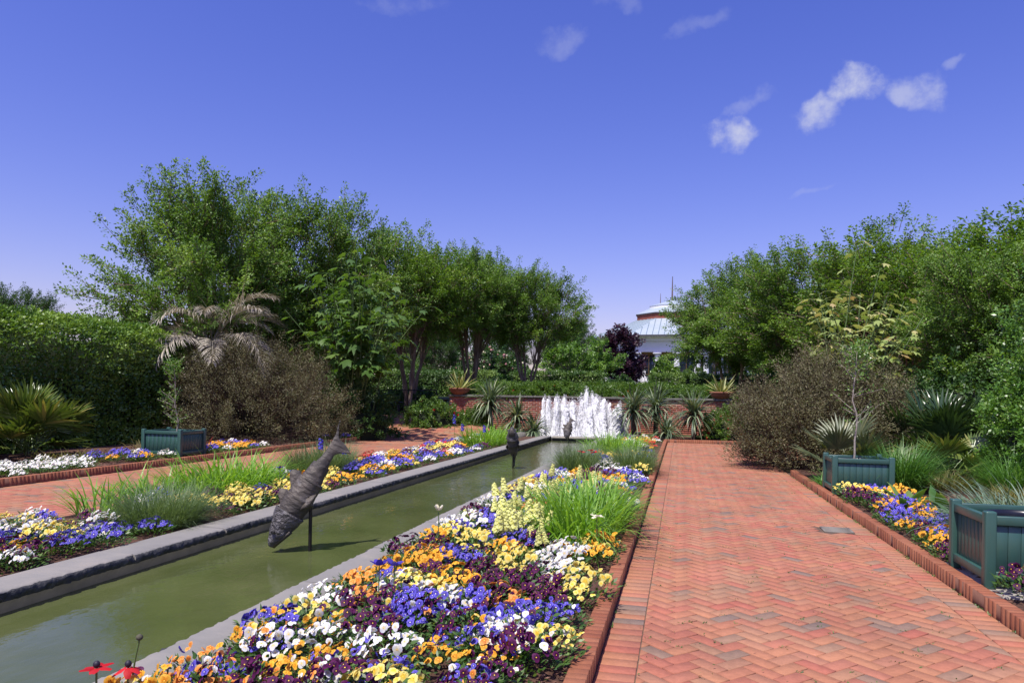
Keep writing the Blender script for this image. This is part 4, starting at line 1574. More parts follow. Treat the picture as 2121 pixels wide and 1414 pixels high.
def fan_leaf(seed, rad=.55, nseg=22, pet_len=.6, m=None, span=2.6, droop=.5):
    """Fan palm leaf: stalk along +X, blade of split segments."""
    r = np.random.default_rng(seed)
    g = G()
    pv = np.array([[[0, 0, 0], [pet_len * .5, 0, .02], [pet_len, 0, 0]]])
    Vt, Ft = tubes(pv, np.array([[.012, .009, .007]]), 5)
    g.add(Vt, Ft, .3)
    az = np.linspace(-span / 2, span / 2, nseg)
    B = np.repeat(np.array([[pet_len - .02, 0, 0]]), nseg, 0)
    LL = rad * (1 - .25 * np.abs(az / (span / 2)) ** 2) * r.uniform(.9, 1.08, nseg)
    V, F, mm = strips(B, az, .18 + .08 * np.cos(np.arange(nseg) * np.pi) * .4, LL, rad * .10, droop * r.uniform(.4, 1.5, nseg), 5, .22, 1.6, .04, .35)
    g.add(V, F, rep(np.clip(r.normal(.45, .25, nseg), 0, 1), mm))
    return g.mesh('fan_leaf', m)


def fan_palm(label, loc, n, size, m, seed, elrange=(.1, 1.35), group=None, azr=(0, 6.28)):
    r = np.random.default_rng(seed)
    root = thing('fan_palm', label, 'palm', loc, 0, group)
    mes = [fan_leaf(seed + k, .58, 22, .62, m, 2.7, .5) for k in range(3)]
    for k in range(n):
        el = elrange[0] + (elrange[1] - elrange[0]) * ((k + .5) / n) ** .8
        a = azr[0] + ((k * 2.399) % 6.283) / 6.283 * (azr[1] - azr[0])
        link('frond', mes[k % 3], root, (r.normal(0, .08), r.normal(0, .08), .05 + .3 * r.random()), (r.normal(0, .5), -el, a), size * r.uniform(.8, 1.15))
    return root


fan_palm('bushy fan palm with glossy leaves in front of the tall hedge', (-12.0, 11.2, .05), 40, 1.12, M['fan'], 501)
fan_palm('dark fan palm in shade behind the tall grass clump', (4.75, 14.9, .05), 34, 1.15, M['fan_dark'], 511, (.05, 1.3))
fan_palm('low fan palm with grey green leaves behind the planter sapling', (2.75, 13.1, .05), 9, .95, M['fan_grey'], 521, (.15, 1.2))
fan_palm('small yellowish fan palm spreading behind the mulch patch', (4.35, 13.4, .05), 9, .85, M['fan'], 531, (.05, .8))

# ================================================================== yuccas
def yucca(label, loc, trunk_h, L, n, seed, group='recurved yuccas round the fountain'):
    r = np.random.default_rng(seed)
    root = thing('yucca_plant', label, 'yucca', loc, 0, group)
    Vt, Ft = tubes(np.array([[[0, 0, -.1], [.02, 0, trunk_h * .5], [0, .01, trunk_h + .05]]]), np.array([[.075, .085, .06]]), 8)
    G().add(Vt, Ft).build('trunk', M['yucca_trunk'], root, True)
    az = r.uniform(0, 6.28, n)
    u = np.linspace(0, 1, n)
    el = np.interp(u, [0, .4, 1], [-.55, .45, 1.5]) + r.normal(0, .1, n)
    dr = np.interp(u, [0, .5, 1], [.8, 1.7, .5]) + r.normal(0, .15, n)
    LL = L * r.uniform(.8, 1.1, n)
    B = np.repeat(np.array([[0, 0, trunk_h]]), n, 0) + r.normal(0, .03, (n, 3))
    V, F, m = strips(B, az, el, LL, .058, dr, 7, .18, 1.2, .03, .6)
    G().add(V, F, rep(np.clip(r.normal(.45, .28, n), 0, 1), m)).build('leaves', M['yucca'], root)
    return root


yucca('tallest yucca with drooping leaves left of the fountain', (-6.6, 24.9, .05), 1.00, 1.08, 160, 601)
yucca('yucca beside the fountain basin, second from the tallest one', (-5.55, 24.6, .05), .55, .98, 140, 602)
yucca('low stemless yucca beside the end of the channel', (-4.85, 24.2, .05), .15, .82, 120, 603)
yucca('yucca just right of the white fountain jets', (-1.55, 24.7, .05), .88, 1.05, 150, 604)
yucca('yucca behind the one beside the fountain jets', (-.85, 25.5, .05), 1.0, .98, 140, 605)
yucca('yucca with a pale bare trunk at the end of the path', (.42, 24.75, .05), .82, 1.0, 140, 606)
yucca('short yucca between the two taller ones at the path end', (-.45, 24.5, .05), .20, .8, 110, 607)

# ================================================================== bowls and agaves on the wall
def bowl(label, x):
    root = thing('terracotta_bowl', label, 'bowl', (x, WALL_Y + .12, WALL_T + .068), 0, 'terracotta bowls on the brick wall')
    a = np.linspace(0, 2 * np.pi, 32, endpoint=False)
    prof = [(.20, 0), (.30, .05), (.385, .15), (.40, .20), (.43, .20), (.43, .25), (.39, .25), (.36, .20)]
    V = np.vstack([np.c_[np.cos(a) * q, np.sin(a) * q, np.full(32, z)] for q, z in prof])
    i = np.arange(len(prof) * 32).reshape(-1, 32)
    nx = np.roll(i, -1, 1)
    G().add(V[:4 * 32], np.stack([i[:3], nx[:3], nx[1:4], i[1:4]], -1).reshape(-1, 4)).build('basin', M['terracotta'], root, True)
    i = i[:5]
    nx = nx[:5]
    G().add(V[3 * 32:], np.stack([i[:4], nx[:4], nx[1:5], i[1:5]], -1).reshape(-1, 4)).build('rim', M['terracotta'], root)
    V = np.vstack([[0, 0, .21], np.c_[np.cos(a) * .38, np.sin(a) * .38, np.full(32, .205)]])
    G().add(V, [[0, 1 + k, 1 + (k + 1) % 32] for k in range(32)]).build('soil', M['soil'], root)


def agave(label, x, s, seed):
    r = np.random.default_rng(seed)
    root = thing('variegated_agave', label, 'agave', (x, WALL_Y + .12, WALL_T + .28), 0, 'striped agaves in the bowls')
    n = 26
    u = np.linspace(0, 1, n)
    az = np.arange(n) * 2.4
    el = .12 + 1.25 * u ** .9 + r.normal(0, .08, n)
    dr = r.uniform(.1, .5, n)
    LL = s * r.uniform(.75, 1.1, n) * (.75 + .3 * u)
    for k in range(n):
        B = np.array([[math.cos(az[k]) * .05, math.sin(az[k]) * .05, -.02]])
        V, F, m = strips(B, az[k:k + 1], el[k:k + 1], LL[k:k + 1], .085, dr[k:k + 1], 7, .25, 1.3, .03, .55)
        # five columns: margins pale, centre green
        P = V.reshape(8, 3, 3)
        cols = np.stack([P[:, 0], P[:, 0] * .55 + P[:, 1] * .45, P[:, 1], P[:, 2] * .55 + P[:, 1] * .45, P[:, 2]], 1)
        i = np.arange(40).reshape(8, 5)
        Fq = np.stack([i[:-1, :-1], i[:-1, 1:], i[1:, 1:], i[1:, :-1]], -1)
        mi = np.repeat(np.array([[1, 0, 0, 1]]), 7, 0)
        G().add(cols.reshape(-1, 3), Fq.reshape(-1, 4), r.random(), mi.reshape(-1)).build('leaf', [M['agave'], M['agave_edge']], root)


bowl('terracotta bowl on the wall end beside the tallest yucca', -8.42)
bowl('terracotta bowl on the wall end near the brown shrub', 1.42)
agave('yellow edged agave in the bowl beside the tallest yucca', -8.42, .92, 701)
agave('cream striped agave in the bowl near the brown shrub', 1.42, .80, 702)

# ================================================================== roses
def rose_meshes(seed, rad, n):
    g, P, D, sl = leafy_shrub(seed, rad, n, .060, .038, .5, (.70, 1.0), .22, .16, 46)
    r = np.random.default_rng(seed + 9)
    fl = G()
    b = ball(1, 6)
    for k in r.choice(len(P), max(5, n // 11), replace=False):
        q = P[k] * 1.05
        fl.merge(b, Matrix.Translation(q) @ Matrix.Scale(float(r.uniform(.030, .055)), 4))
    return g.mesh('rose_foliage', M['rose_leaf']), fl.mesh('rose_blossoms', PET['red'], True), core_mound(rad, seed, .72).mesh('rose_core', M['core'])


ROSE = [rose_meshes(801, (1.15, .95, 1.15), 330), rose_meshes(802, (.72, .62, .52), 190), rose_meshes(803, (.75, .6, .58), 190)]


def rose(label, loc, v, rz, group, s=1.0):
    root = thing('rose_bush', label, 'rose bush', loc, rz, group, s)
    link('foliage', ROSE[v][0], root)
    link('blossoms', ROSE[v][1], root)
    link('branch_core', ROSE[v][2], root)


RG = 'red rose bushes at the ends of the wall'
rose('red flowered rose bush between the curving path and the brick wall end', (-8.55, 24.6, .02), 0, .4, RG)
rose('red flowered rose bush below the bowl beside the tallest yucca', (-7.35, 25.4, .02), 0, 2.2, RG, .8)
rose('red flowered rose bush below the bowl near the brown shrub', (1.55, 25.3, .02), 0, 4.1, RG, .92)
rose('red flowered rose bush mostly hidden behind the brown shrub', (3.1, 25.6, .02), 0, 1.1, RG, 1.0)
k = 0
for row, yy in enumerate((27.75, 28.7, 29.7)):
    xx = -8.3 + .4 * row
    while xx < 1.6:
        rose('low red flowered rose bush in the terrace bed above the brick wall', (xx, yy + random.uniform(-.15, .15), 1.27 + .06 * row), 1 + k % 2, k * 1.7, 'rose bushes on the terrace above the wall', random.uniform(.85, 1.1))
        xx += random.uniform(.95, 1.15)
        k += 1
# pink rambler and other shrubs on the terrace
def bush(name, label, loc, rad, n, L, W, m, seed, blossom=None, nb=0, bs=.04, cat='bush', spray=.2, per=42, core=True):
    g, P, D, sl = leafy_shrub(seed, rad, n, L, W, .4, (.70, 1.0), .24, spray, per)
    root = thing(name, label, cat, loc)
    g.build('foliage', m, root)
    if core:
        core_mound(rad, seed, .74).build('branch_core', M['core'], root)
    if blossom:
        r = np.random.default_rng(seed + 5)
        fl = G()
        b = ball(1, 6)
        for k in r.choice(len(P), min(nb, len(P)), replace=False):
            fl.merge(b, Matrix.Translation(P[k] * 1.06 + r.normal(0, .05, 3)) @ Matrix.Scale(float(bs * r.uniform(.7, 1.3)), 4), None, int(r.integers(0, len(blossom))))
        fl.build('blossoms', blossom, root, True)
    return root


bush('flowering_bush', 'tall pink and cream flowering bush behind the terrace hedge', (-11.6, 43.0, 1.3), (2.6, 1.6, 2.9), 420, .13, .08, M['dark_tree_leaf'], 811, [PET['pink'], PET['white']], 260, .085, spray=.35)
bush('terrace_bush', 'dark green bush between the terrace hedges below the purple tree', (-3.2, 40.0, 1.3), (.9, .8, 1.2), 200, .09, .06, M['dark_tree_leaf'], 812)
bush('terrace_bush', 'rounded green bush in front of the pavilion windows', (-1.35, 58.0, 1.4), (1.25, 1.2, 3.0), 260, .14, .10, M['hedge_leaf'], 813, spray=.3)
bush('terrace_bush', 'pale green bush behind the short hedge block', (.7, 44.0, 1.3), (1.3, 1.0, 2.0), 200, .12, .08, M['box_leaf'], 814)
bush('terrace_bush', 'yellow green bush above the bowl near the brown shrub', (4.3, 36.8, 1.2), (1.4, 1.0, 1.5), 220, .10, .06, M['lime_shrub'], 815)
bush('terrace_bush', 'yellow green bush at the foot of the terrace hedge behind the yuccas', (-8.9, 35.6, 1.2), (1.2, .7, 1.1), 200, .10, .06, M['lime_shrub'], 816)
bush('terrace_bush', 'light green bush behind the low spreading tree', (-11.2, 48.5, 1.3), (2.0, 1.2, 2.2), 240, .13, .09, M['lime_leaf'], 817)
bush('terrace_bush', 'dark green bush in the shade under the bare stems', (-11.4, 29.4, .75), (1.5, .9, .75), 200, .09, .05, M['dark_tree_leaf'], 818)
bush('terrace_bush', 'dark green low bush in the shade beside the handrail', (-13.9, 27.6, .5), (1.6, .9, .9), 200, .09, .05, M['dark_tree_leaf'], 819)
bush('terrace_bush', 'tall green bush hiding the end of the pavilion porch', (6.2, 47.0, 1.3), (3.0, 1.6, 3.6), 420, .15, .09, M['tree_leaf'], 820, spray=.4)
bush('glossy_shrub', 'tall bright green glossy shrub at the frame edge', (5.75, 12.7, .05), (1.15, 1.15, 2.35), 620, .060, .032, M['lime_shrub'], 821, cat='shrub', spray=.26, per=44)
bush('glossy_shrub', 'light green upright shrub leaning over the tall glossy one', (6.1, 13.6, .05), (1.0, 1.0, 3.6), 480, .075, .042, M['lime_shrub'], 822, cat='shrub', spray=.34, per=40)
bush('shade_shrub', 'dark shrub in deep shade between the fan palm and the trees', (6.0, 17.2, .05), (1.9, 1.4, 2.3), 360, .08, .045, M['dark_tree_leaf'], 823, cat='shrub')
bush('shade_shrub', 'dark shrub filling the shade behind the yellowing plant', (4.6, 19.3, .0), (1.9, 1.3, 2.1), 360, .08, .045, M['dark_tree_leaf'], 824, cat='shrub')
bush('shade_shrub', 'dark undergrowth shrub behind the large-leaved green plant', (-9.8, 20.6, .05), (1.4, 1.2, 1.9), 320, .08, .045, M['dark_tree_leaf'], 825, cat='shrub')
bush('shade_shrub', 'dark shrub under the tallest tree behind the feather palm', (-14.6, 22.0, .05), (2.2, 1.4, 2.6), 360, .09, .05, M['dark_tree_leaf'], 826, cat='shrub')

# ================================================================== grasses and strap-leaved clumps
def clump_geo(seed, n, rad, L, W, el=(.6, 1.45), droop=(.6, 1.8), k=5, fold=0.0, power=1.5):
    r = np.random.default_rng(seed)
    a = r.uniform(0, 6.28, n)
    q = np.sqrt(r.random(n))
    B = np.stack([np.cos(a) * q * rad[0], np.sin(a) * q * rad[1], np.full(n, -.02)], -1)
    az = np.arctan2(B[:, 1] / rad[1] + r.normal(0, .55, n), B[:, 0] / rad[0] + r.normal(0, .55, n))
    e = r.uniform(el[0], el[1], n)
    LL = L * r.uniform(.6, 1.12, n)
    V, F, m = strips(B, az, e, LL, W * r.uniform(.7, 1.2, n), r.uniform(*droop, n), k, fold, power)
    return G().add(V, F, rep(np.clip(r.normal(.5, .25, n), 0, 1), m))


DG = 'bright green daylily clumps in the flower beds'


def strap_clump(name, label, loc, geo_args, m, cat, group=None):
    o = clump_geo(*geo_args).build(name, m, None, False, loc)
    return tag(o, label, cat, group)


strap_clump('daylily_clump', 'large daylily clump beside the path kerb among the pale yellow snapdragons', (-.93, 7.3, .07), (901, 1050, (.36, 1.25), .68, .017, (.75, 1.5), (.6, 2.2), 6), M['daylily'], 'daylily', DG)
strap_clump('daylily_clump', 'daylily clump near the far end of the channel in the path bed', (-1.45, 16.9, .07), (902, 820, (.62, 1.5), .72, .018, (.75, 1.5), (.6, 2.2), 6), M['daylily'], 'daylily', DG)
strap_clump('daylily_clump', 'daylily clump in front of the planter across the channel', (-5.75, 8.35, .07), (903, 820, (.46, 1.0), .72, .018, (.75, 1.5), (.6, 2.2), 6), M['daylily'], 'daylily', DG)
strap_clump('daylily_clump', 'daylily clump with blue spikes beside the channel near the yuccas', (-5.15, 19.2, .07), (904, 760, (.5, 1.6), .74, .018, (.75, 1.5), (.6, 2.2), 6), M['daylily'], 'daylily', DG)
strap_clump('daylily_clump', 'sparse daylily tuft at the edge of the far path by the frame edge', (-6.05, 6.55, .07), (905, 90, (.20, .25), .60, .019, (.7, 1.45), (.5, 2.0), 6), M['daylily'], 'daylily', DG)
strap_clump('daylily_clump', 'daylily tuft between the sparse tuft and the fine grass mound', (-5.95, 7.15, .07), (906, 220, (.25, .35), .60, .019, (.7, 1.45), (.5, 2.0), 6), M['daylily'], 'daylily', DG)
FGG = 'fine leaved grass mounds in the flower beds'
strap_clump('fine_grass_mound', 'large fine leaved grass mound beside the near channel coping', (-4.95, 6.15, .07), (911, 3000, (.28, .42), .52, .0045, (.5, 1.5), (.3, 1.4), 4), M['fine_grass'], 'grass', FGG)
strap_clump('fine_grass_mound', 'fine leaved grass mound behind the nearest fish sculpture', (-5.75, 10.9, .07), (912, 2600, (.36, .85), .62, .006, (.7, 1.5), (.2, 1.2), 4), M['fine_grass'], 'grass', FGG)
strap_clump('fine_grass_mound', 'fine leaved grass mound against the water side of the path bed', (-1.8, 13.2, .07), (913, 2400, (.30, 1.0), .58, .007, (.5, 1.5), (.3, 1.4), 4), M['fine_grass'], 'grass', FGG)
strap_clump('fine_grass_mound', 'fine leaved grass mound spilling over the path kerb', (-.85, 13.6, .07), (914, 2400, (.32, 1.0), .56, .007, (.5, 1.5), (.3, 1.4), 4), M['fine_grass'], 'grass', FGG)
strap_clump('grass_clump', 'tall green grass clump beside the sapling planter', (3.25, 11.95, .05), (921, 1500, (.26, .26), .95, .010, (.9, 1.5), (.5, 2.0), 6), M['tall_grass'], 'grass')
strap_clump('grass_clump', 'tall green grass clump in front of the glossy shrub', (4.75, 11.9, .05), (922, 900, (.26, .26), .85, .010, (.8, 1.5), (.5, 2.0), 6), M['tall_grass'], 'grass')
strap_clump('grass_clump', 'straw coloured grass patch behind the mulch', (4.0, 12.7, .05), (923, 1300, (.6, .4), .42, .009, (.6, 1.5), (.5, 2.0), 5), M['straw'], 'grass')
strap_clump('grass_clump', 'yellow green weedy patch beside the mulch', (4.55, 11.0, .05), (924, 1000, (.5, .4), .38, .010, (.5, 1.5), (.5, 2.0), 5), M['straw'], 'grass')
strap_clump('blue_grass_clump', 'grey green strap leaved clump behind the nearest planter box', (3.25, 7.75, .05), (925, 1100, (.45, .38), .78, .018, (.5, 1.4), (.5, 1.7), 6, .15), M['blue_grass'], 'grass')
strap_clump('grass_clump', 'green strap leaved tuft at the foot of the low fan palm', (2.35, 12.5, .05), (926, 260, (.18, .45), .34, .014, (.5, 1.4), (.5, 1.7), 5), M['tall_grass'], 'grass')
strap_clump('grass_clump', 'low grassy tuft at the foot of the bushy fan palm', (-10.7, 10.9, .05), (927, 300, (.5, .5), .40, .012, (.4, 1.4), (.5, 1.7), 5), M['straw'], 'grass')
strap_clump('grass_clump', 'grassy tuft in the dry mulch below the tall hedge', (-11.6, 14.2, .05), (928, 120, (.7, .4), .36, .012, (.6, 1.4), (.5, 1.7), 5), M['straw'], 'grass')


# broad-leaved plants beside the path
def broad_leaf(seed, m):
    r = np.random.default_rng(seed)
    V, F, mm = strips(np.zeros((1, 3)), 0.0, 1.05, 1.0, .30, .9, 7, .20, 1.4, .03, .25)
    return G().add(V, F, r.uniform(0, .3)).mesh('broad_leaf', m)


BL = [broad_leaf(950 + k, M['hosta']) for k in range(3)]
RL = [broad_leaf(955 + k, M['red_leaf']) for k in range(2)]
k = 0
for (x, y, n, s, lab) in [(2.75, 9.75, 18, .46, 'broad leaved green plant in front of the sapling planter'), (3.0, 9.2, 18, .46, 'broad leaved green plant in the middle behind the purple and yellow pansies'),
                          (2.95, 8.5, 18, .46, 'broad leaved green plant nearest the closest planter'), (3.35, 8.95, 8, .42, 'broad leaved green plant beside the bare mulch'), (2.62, 9.15, 6, .36, 'small broad leaved plant right behind the pansies')]:
    root = thing('broad_leaved_plant', lab, 'plant', (x, y, .05), 0, 'broad leaved plants beside the path')
    for j in range(n):
        link('leaf', BL[(k + j) % 3], root, (random.gauss(0, .05), random.gauss(0, .05), 0), (random.gauss(0, .2), random.uniform(-.35, .25), j * 2.4 + k), s * random.uniform(.7, 1.15))
    k += 1
for (x, y, lab) in [(-11.0, 13.35, 'small red leaved plant in the mulch nearest the fan palm'), (-10.8, 13.7, 'small red leaved plant in the mulch, middle of three'), (-10.45, 14.4, 'small red leaved plant behind the planter across the channel')]:
    root = thing('red_leaved_plant', lab, 'plant', (x, y, .05), 0, 'red leaved plants in the mulch bed')
    for j in range(6):
        link('leaf', RL[j % 2], root, (random.gauss(0, .06), random.gauss(0, .06), 0), (random.gauss(0, .2), random.uniform(-.5, .0), j * 2.4), .34 * random.uniform(.7, 1.15))


# saplings in the planters
def sapling(label, loc, h, seed, bare=.25):
    r = np.random.default_rng(seed)
    root = thing('sapling', label, 'sapling', loc, 0, 'saplings in the planter boxes')
    z = np.linspace(0, h, 10)
    P = np.c_[.02 * np.sin(z * 4) + .02 * r.normal(size=10), .02 * np.cos(z * 3), z]
    Vt, Ft = tubes(P[None], np.linspace(.017, .005, 10)[None], 7)
    g = G().add(Vt, Ft)
    n = 34
    t = r.uniform(bare, 1, n)
    B = np.stack([np.interp(t * h, z, P[:, j]) for j in range(3)], 1)
    a = r.uniform(0, 6.28, n)
    D = nrm(np.c_[np.cos(a), np.sin(a), r.uniform(.3, 1.0, n)])
    sl = h * .22 * (1.15 - .35 * t) * r.uniform(.6, 1.2, n)
    Vt, Ft = tubes(np.stack([B, B + D * sl[:, None]], 1), np.array([[.005, .002]]), 4)
    g.add(Vt, Ft)
    g.build('trunk', M['pale_bark'], root, True)
    V, F = spray_leaves(r, B, D, sl * 1.1, 15, .040, .024, .22)
    V2, F2 = spray_leaves(r, np.array([[0, 0, h * .86]] * 10), nrm(r.normal(0, .5, (10, 3)) + np.array([0, 0, .7])), np.full(10, h * .2), 40, .042, .026, .6)
    gg = G().add(V, F, rep(np.clip(r.normal(.6, .25, len(F)), 0, 1), 4)).add(V2, F2, rep(np.clip(r.normal(.55, .25, len(F2)), 0, 1), 4))
    gg.build('crown', M['lime_shrub'], root)


sapling('thin pale-stemmed sapling in the planter beside the path', (2.50, 11.5, .45), 1.75, 961, .30)
sapling('thin leafy sapling in the planter across the channel', (-9.95, 12.72, .45), 1.5, 962, .12)

# ================================================================== pansies
def pansy_flower(seed):
    """Five overlapping petals, radius 1, facing +Z; lower petal towards -Y."""
    r = np.random.default_rng(seed)
    g = G()
    for j, (ang, rx, ry, dist, z, tilt) in enumerate([(R(62), .50, .46, .46, -.06, .30), (R(118), .50, .46, .46, -.03, .30), (R(172), .50, .40, .44, .04, .18), (R(8), .50, .40, .44, .05, .18), (R(-90), .56, .60, .44, .09, .10)]):
        n = 9
        a = np.linspace(0, 2 * np.pi, n, endpoint=False)
        lx, ly = np.cos(a) * ry + dist, np.sin(a) * rx
        lz = z - tilt * lx ** 2 + .10 * np.abs(ly) * r.uniform(-.6, 1.0) + .05 * r.normal(size=n)
        c, s = math.cos(ang), math.sin(ang)
        V = np.c_[lx * c - ly * s, lx * s + ly * c, lz]
        cen = np.array([[dist * c, dist * s, z - tilt * dist ** 2 + .02]])
        g.add(np.vstack([cen, V]), [[0, 1 + k, 1 + (k + 1) % n] for k in range(n)], np.clip(np.r_[dist, lx] / .8 + r.uniform(-.1, .1), 0, 1))
    a = np.linspace(0, 2 * np.pi, 5, endpoint=False)
    g.add(np.vstack([[[0, 0, .17]], np.c_[np.cos(a) * .13, np.sin(a) * .13 - .03, np.full(5, .13)]]), [[0, 1 + k, 1 + (k + 1) % 5] for k in range(5)], 0, 1)
    return g


FLG = [pansy_flower(k) for k in range(4)]
EYES = {'violet': M['pale_eye'], 'purple': M['eye'], 'yellow': M['eye'], 'orange': M['eye'], 'apricot': M['eye'], 'white': M['eye'], 'red': M['dark_eye']}
COLN = ['violet', 'purple', 'yellow', 'orange', 'apricot', 'white', 'red']
FLM = {c: [f.mesh('pansy_flower', [PET[c], EYES[c]]) for f in FLG] for c in COLN}


def plant_foliage(seed):
    r = np.random.default_rng(seed)
    n = 190
    a = r.uniform(0, 6.28, n)
    q = np.sqrt(r.random(n)) * .165
    P = np.c_[np.cos(a) * q, np.sin(a) * q, .02 + (.13 - 2.6 * q * q) * r.random(n)]
    D = nrm(np.c_[np.cos(a), np.sin(a), r.uniform(.1, 1.1, n)] + r.normal(0, .35, (n, 3)))
    N = nrm(r.normal(0, .4, (n, 3)) + np.array([0, -.2, 1]))
    V, F = leafs(P, D, N, r.uniform(.025, .05, n), r.uniform(.011, .020, n), .15)
    return G().add(V, F, rep(np.clip(r.normal(.5, .25, n), 0, 1), 4))


PF = [plant_foliage(970 + k) for k in range(4)]
PFM = [p.mesh('pansy_foliage', M['pansy_leaf']) for p in PF]


def flower_set(seed, n, size=.0196):
    """Transforms of the flowers of one plant: they look up and towards the sun."""
    r = np.random.default_rng(seed)
    out = []
    for k in range(n):
        a, q = r.uniform(0, 6.28), math.sqrt(r.random()) * .145
        p = (math.cos(a) * q, math.sin(a) * q, .165 - 3.0 * q * q + r.normal(0, .014))
        z = nrm(np.array([-.18 + .5 * math.cos(a) * q / .15, -.48 + .45 * math.sin(a) * q / .15, .72]) + r.normal(0, .46, 3))
        x = nrm(np.cross(np.array([r.normal(0, .25), .75, .66]), z))
        y = np.cross(z, x)
        s = size * r.uniform(.62, 1.28)
        m = Matrix(((x[0] * s, y[0] * s, z[0] * s, p[0]), (x[1] * s, y[1] * s, z[1] * s, p[1]), (x[2] * s, y[2] * s, z[2] * s, p[2]), (0, 0, 0, 1)))
        out.append((m, int(r.integers(0, 4)), float(r.random())))
    return out


FSETS = [flower_set(1000 + k, [48, 52, 42, 56, 36, 50][k]) for k in range(6)]
FAR = [flower_set(1010 + k, [38, 42, 32][k], .0226) for k in range(3)]


def joined_flowers(fs):
    g = G()
    for m, k, v in fs:
        g.merge(FLG[k], m)
    return g


JF = [joined_flowers(f) for f in FAR]
JFM = {c: [j.mesh('pansy_blossoms', [PET[c], EYES[c]]) for j in JF] for c in COLN}

CNAME = {'violet': 'violet blue', 'purple': 'dark purple', 'yellow': 'pale yellow', 'orange': 'golden orange', 'apricot': 'apricot orange', 'white': 'white', 'red': 'red'}
plants = []       # x, y, z, colour, bed


def scatter(bed, x0, x1, y0, y1, step, weights, skip=(), z=.06, seed=0, thin=0.0):
    r = random.Random(seed)
    last = None
    yy, row = y0, 0
    while yy < y1:
        xx = x0 + (step * .5 if row % 2 else 0)
        while xx < x1:
            px, py = xx + r.gauss(0, .07), yy + r.gauss(0, .08)
            px = min(max(px, x0), x1)
            ok = not any(((px - c[0]) / c[2]) ** 2 + ((py - c[1]) / c[3]) ** 2 < 1 for c in skip) and r.random() > thin
            if ok:
                col = r.choices(list(weights), list(weights.values()))[0]
                near_ = [q for q in plants[-40:] if q[4] == bed and (q[0] - px) ** 2 + (q[1] - py) ** 2 < .09]
                if near_ and r.random() < .38:
                    col = r.choice(near_)[3]
                last = col
                plants.append((px, py, z, col, bed))
            xx += step * r.uniform(.9, 1.1)
        yy += step * .88
        row += 1


MIX = {'violet': 3.3, 'purple': 3.0, 'yellow': 2.0, 'orange': 1.3, 'apricot': .7, 'white': 2.6}
MIX2 = {'violet': 3.2, 'purple': 2.6, 'yellow': 2.4, 'orange': 2.2, 'white': 1.1}
B1 = 'in the near bed between channel and brick path'
scatter(B1, -2.06, -.60, 2.45, 6.4, .235, MIX, z=.06, seed=31, skip=[(-.58, 2.9, .22, .55), (-.95, 7.3, .50, 1.35)])
scatter(B1, -2.06, -.60, 6.4, 11.4, .27, MIX, z=.06, seed=32, skip=[(-.95, 7.3, .52, 1.4), (-1.4, 6.6, .38, .5)])
scatter('around the grass mounds in the middle of the path bed', -2.0, -.60, 11.4, 16.0, .34, MIX, seed=33, skip=[(-1.8, 13.2, .42, 1.1), (-.85, 13.6, .4, 1.1)], thin=.1)
scatter('at the far end of the path bed near the yuccas', -1.5, -.66, 15.8, 22.8, .36, {'violet': 2, 'purple': 1, 'red': 2.2, 'orange': 2, 'white': 2, 'yellow': 1}, seed=34, skip=[(-1.55, 16.9, .75, 1.7)], thin=.15)
B2 = 'beside the channel coping in front of the far path'
scatter(B2, -6.1, -4.6, 3.6, 5.75, .25, MIX2, seed=35)
scatter(B2, -5.75, -4.6, 6.7, 9.9, .25, MIX2, seed=36, skip=[(-5.75, 8.35, .62, 1.15), (-4.95, 6.15, .42, .75)])
scatter(B2, -5.9, -4.6, 9.9, 17.2, .32, {'violet': 3, 'purple': 1, 'yellow': 2, 'orange': 2.2, 'white': 2, 'red': .5}, seed=37, skip=[(-5.8, 10.9, .5, 1.0)], thin=.05)
scatter(B2, -6.1, -5.5, 17.2, 21.6, .34, {'violet': 2, 'red': 2, 'orange': 1.5, 'white': 1.5}, seed=38, thin=.2)
scatter('in the kerbed strip between the two right planters', 2.26, 2.95, 6.75, 10.9, .235, {'violet': 2.6, 'purple': 2.2, 'orange': 2.4, 'yellow': 1}, seed=39)
scatter('at the foot of the nearest teal planter', 2.32, 2.75, 4.2, 5.6, .25, {'purple': 2, 'orange': 3}, seed=40)
scatter('in the mulch bed near the bushy fan palm', -10.25, -9.5, 8.4, 10.5, .27, {'white': 1}, seed=41)
scatter('around the planter across the channel', -10.5, -9.5, 11.25, 12.15, .27, {'violet': 3, 'white': 1.6, 'orange': 1.5, 'yellow': 1}, seed=42)
scatter('around the planter across the channel', -10.4, -9.5, 13.4, 15.4, .28, {'violet': 2, 'white': 1.2, 'orange': 2}, seed=43)
scatter('in the shaded corner below the large-leaved plant', -10.3, -9.45, 18.6, 21.6, .42, {'violet': 3, 'yellow': 1}, seed=44, thin=.3)

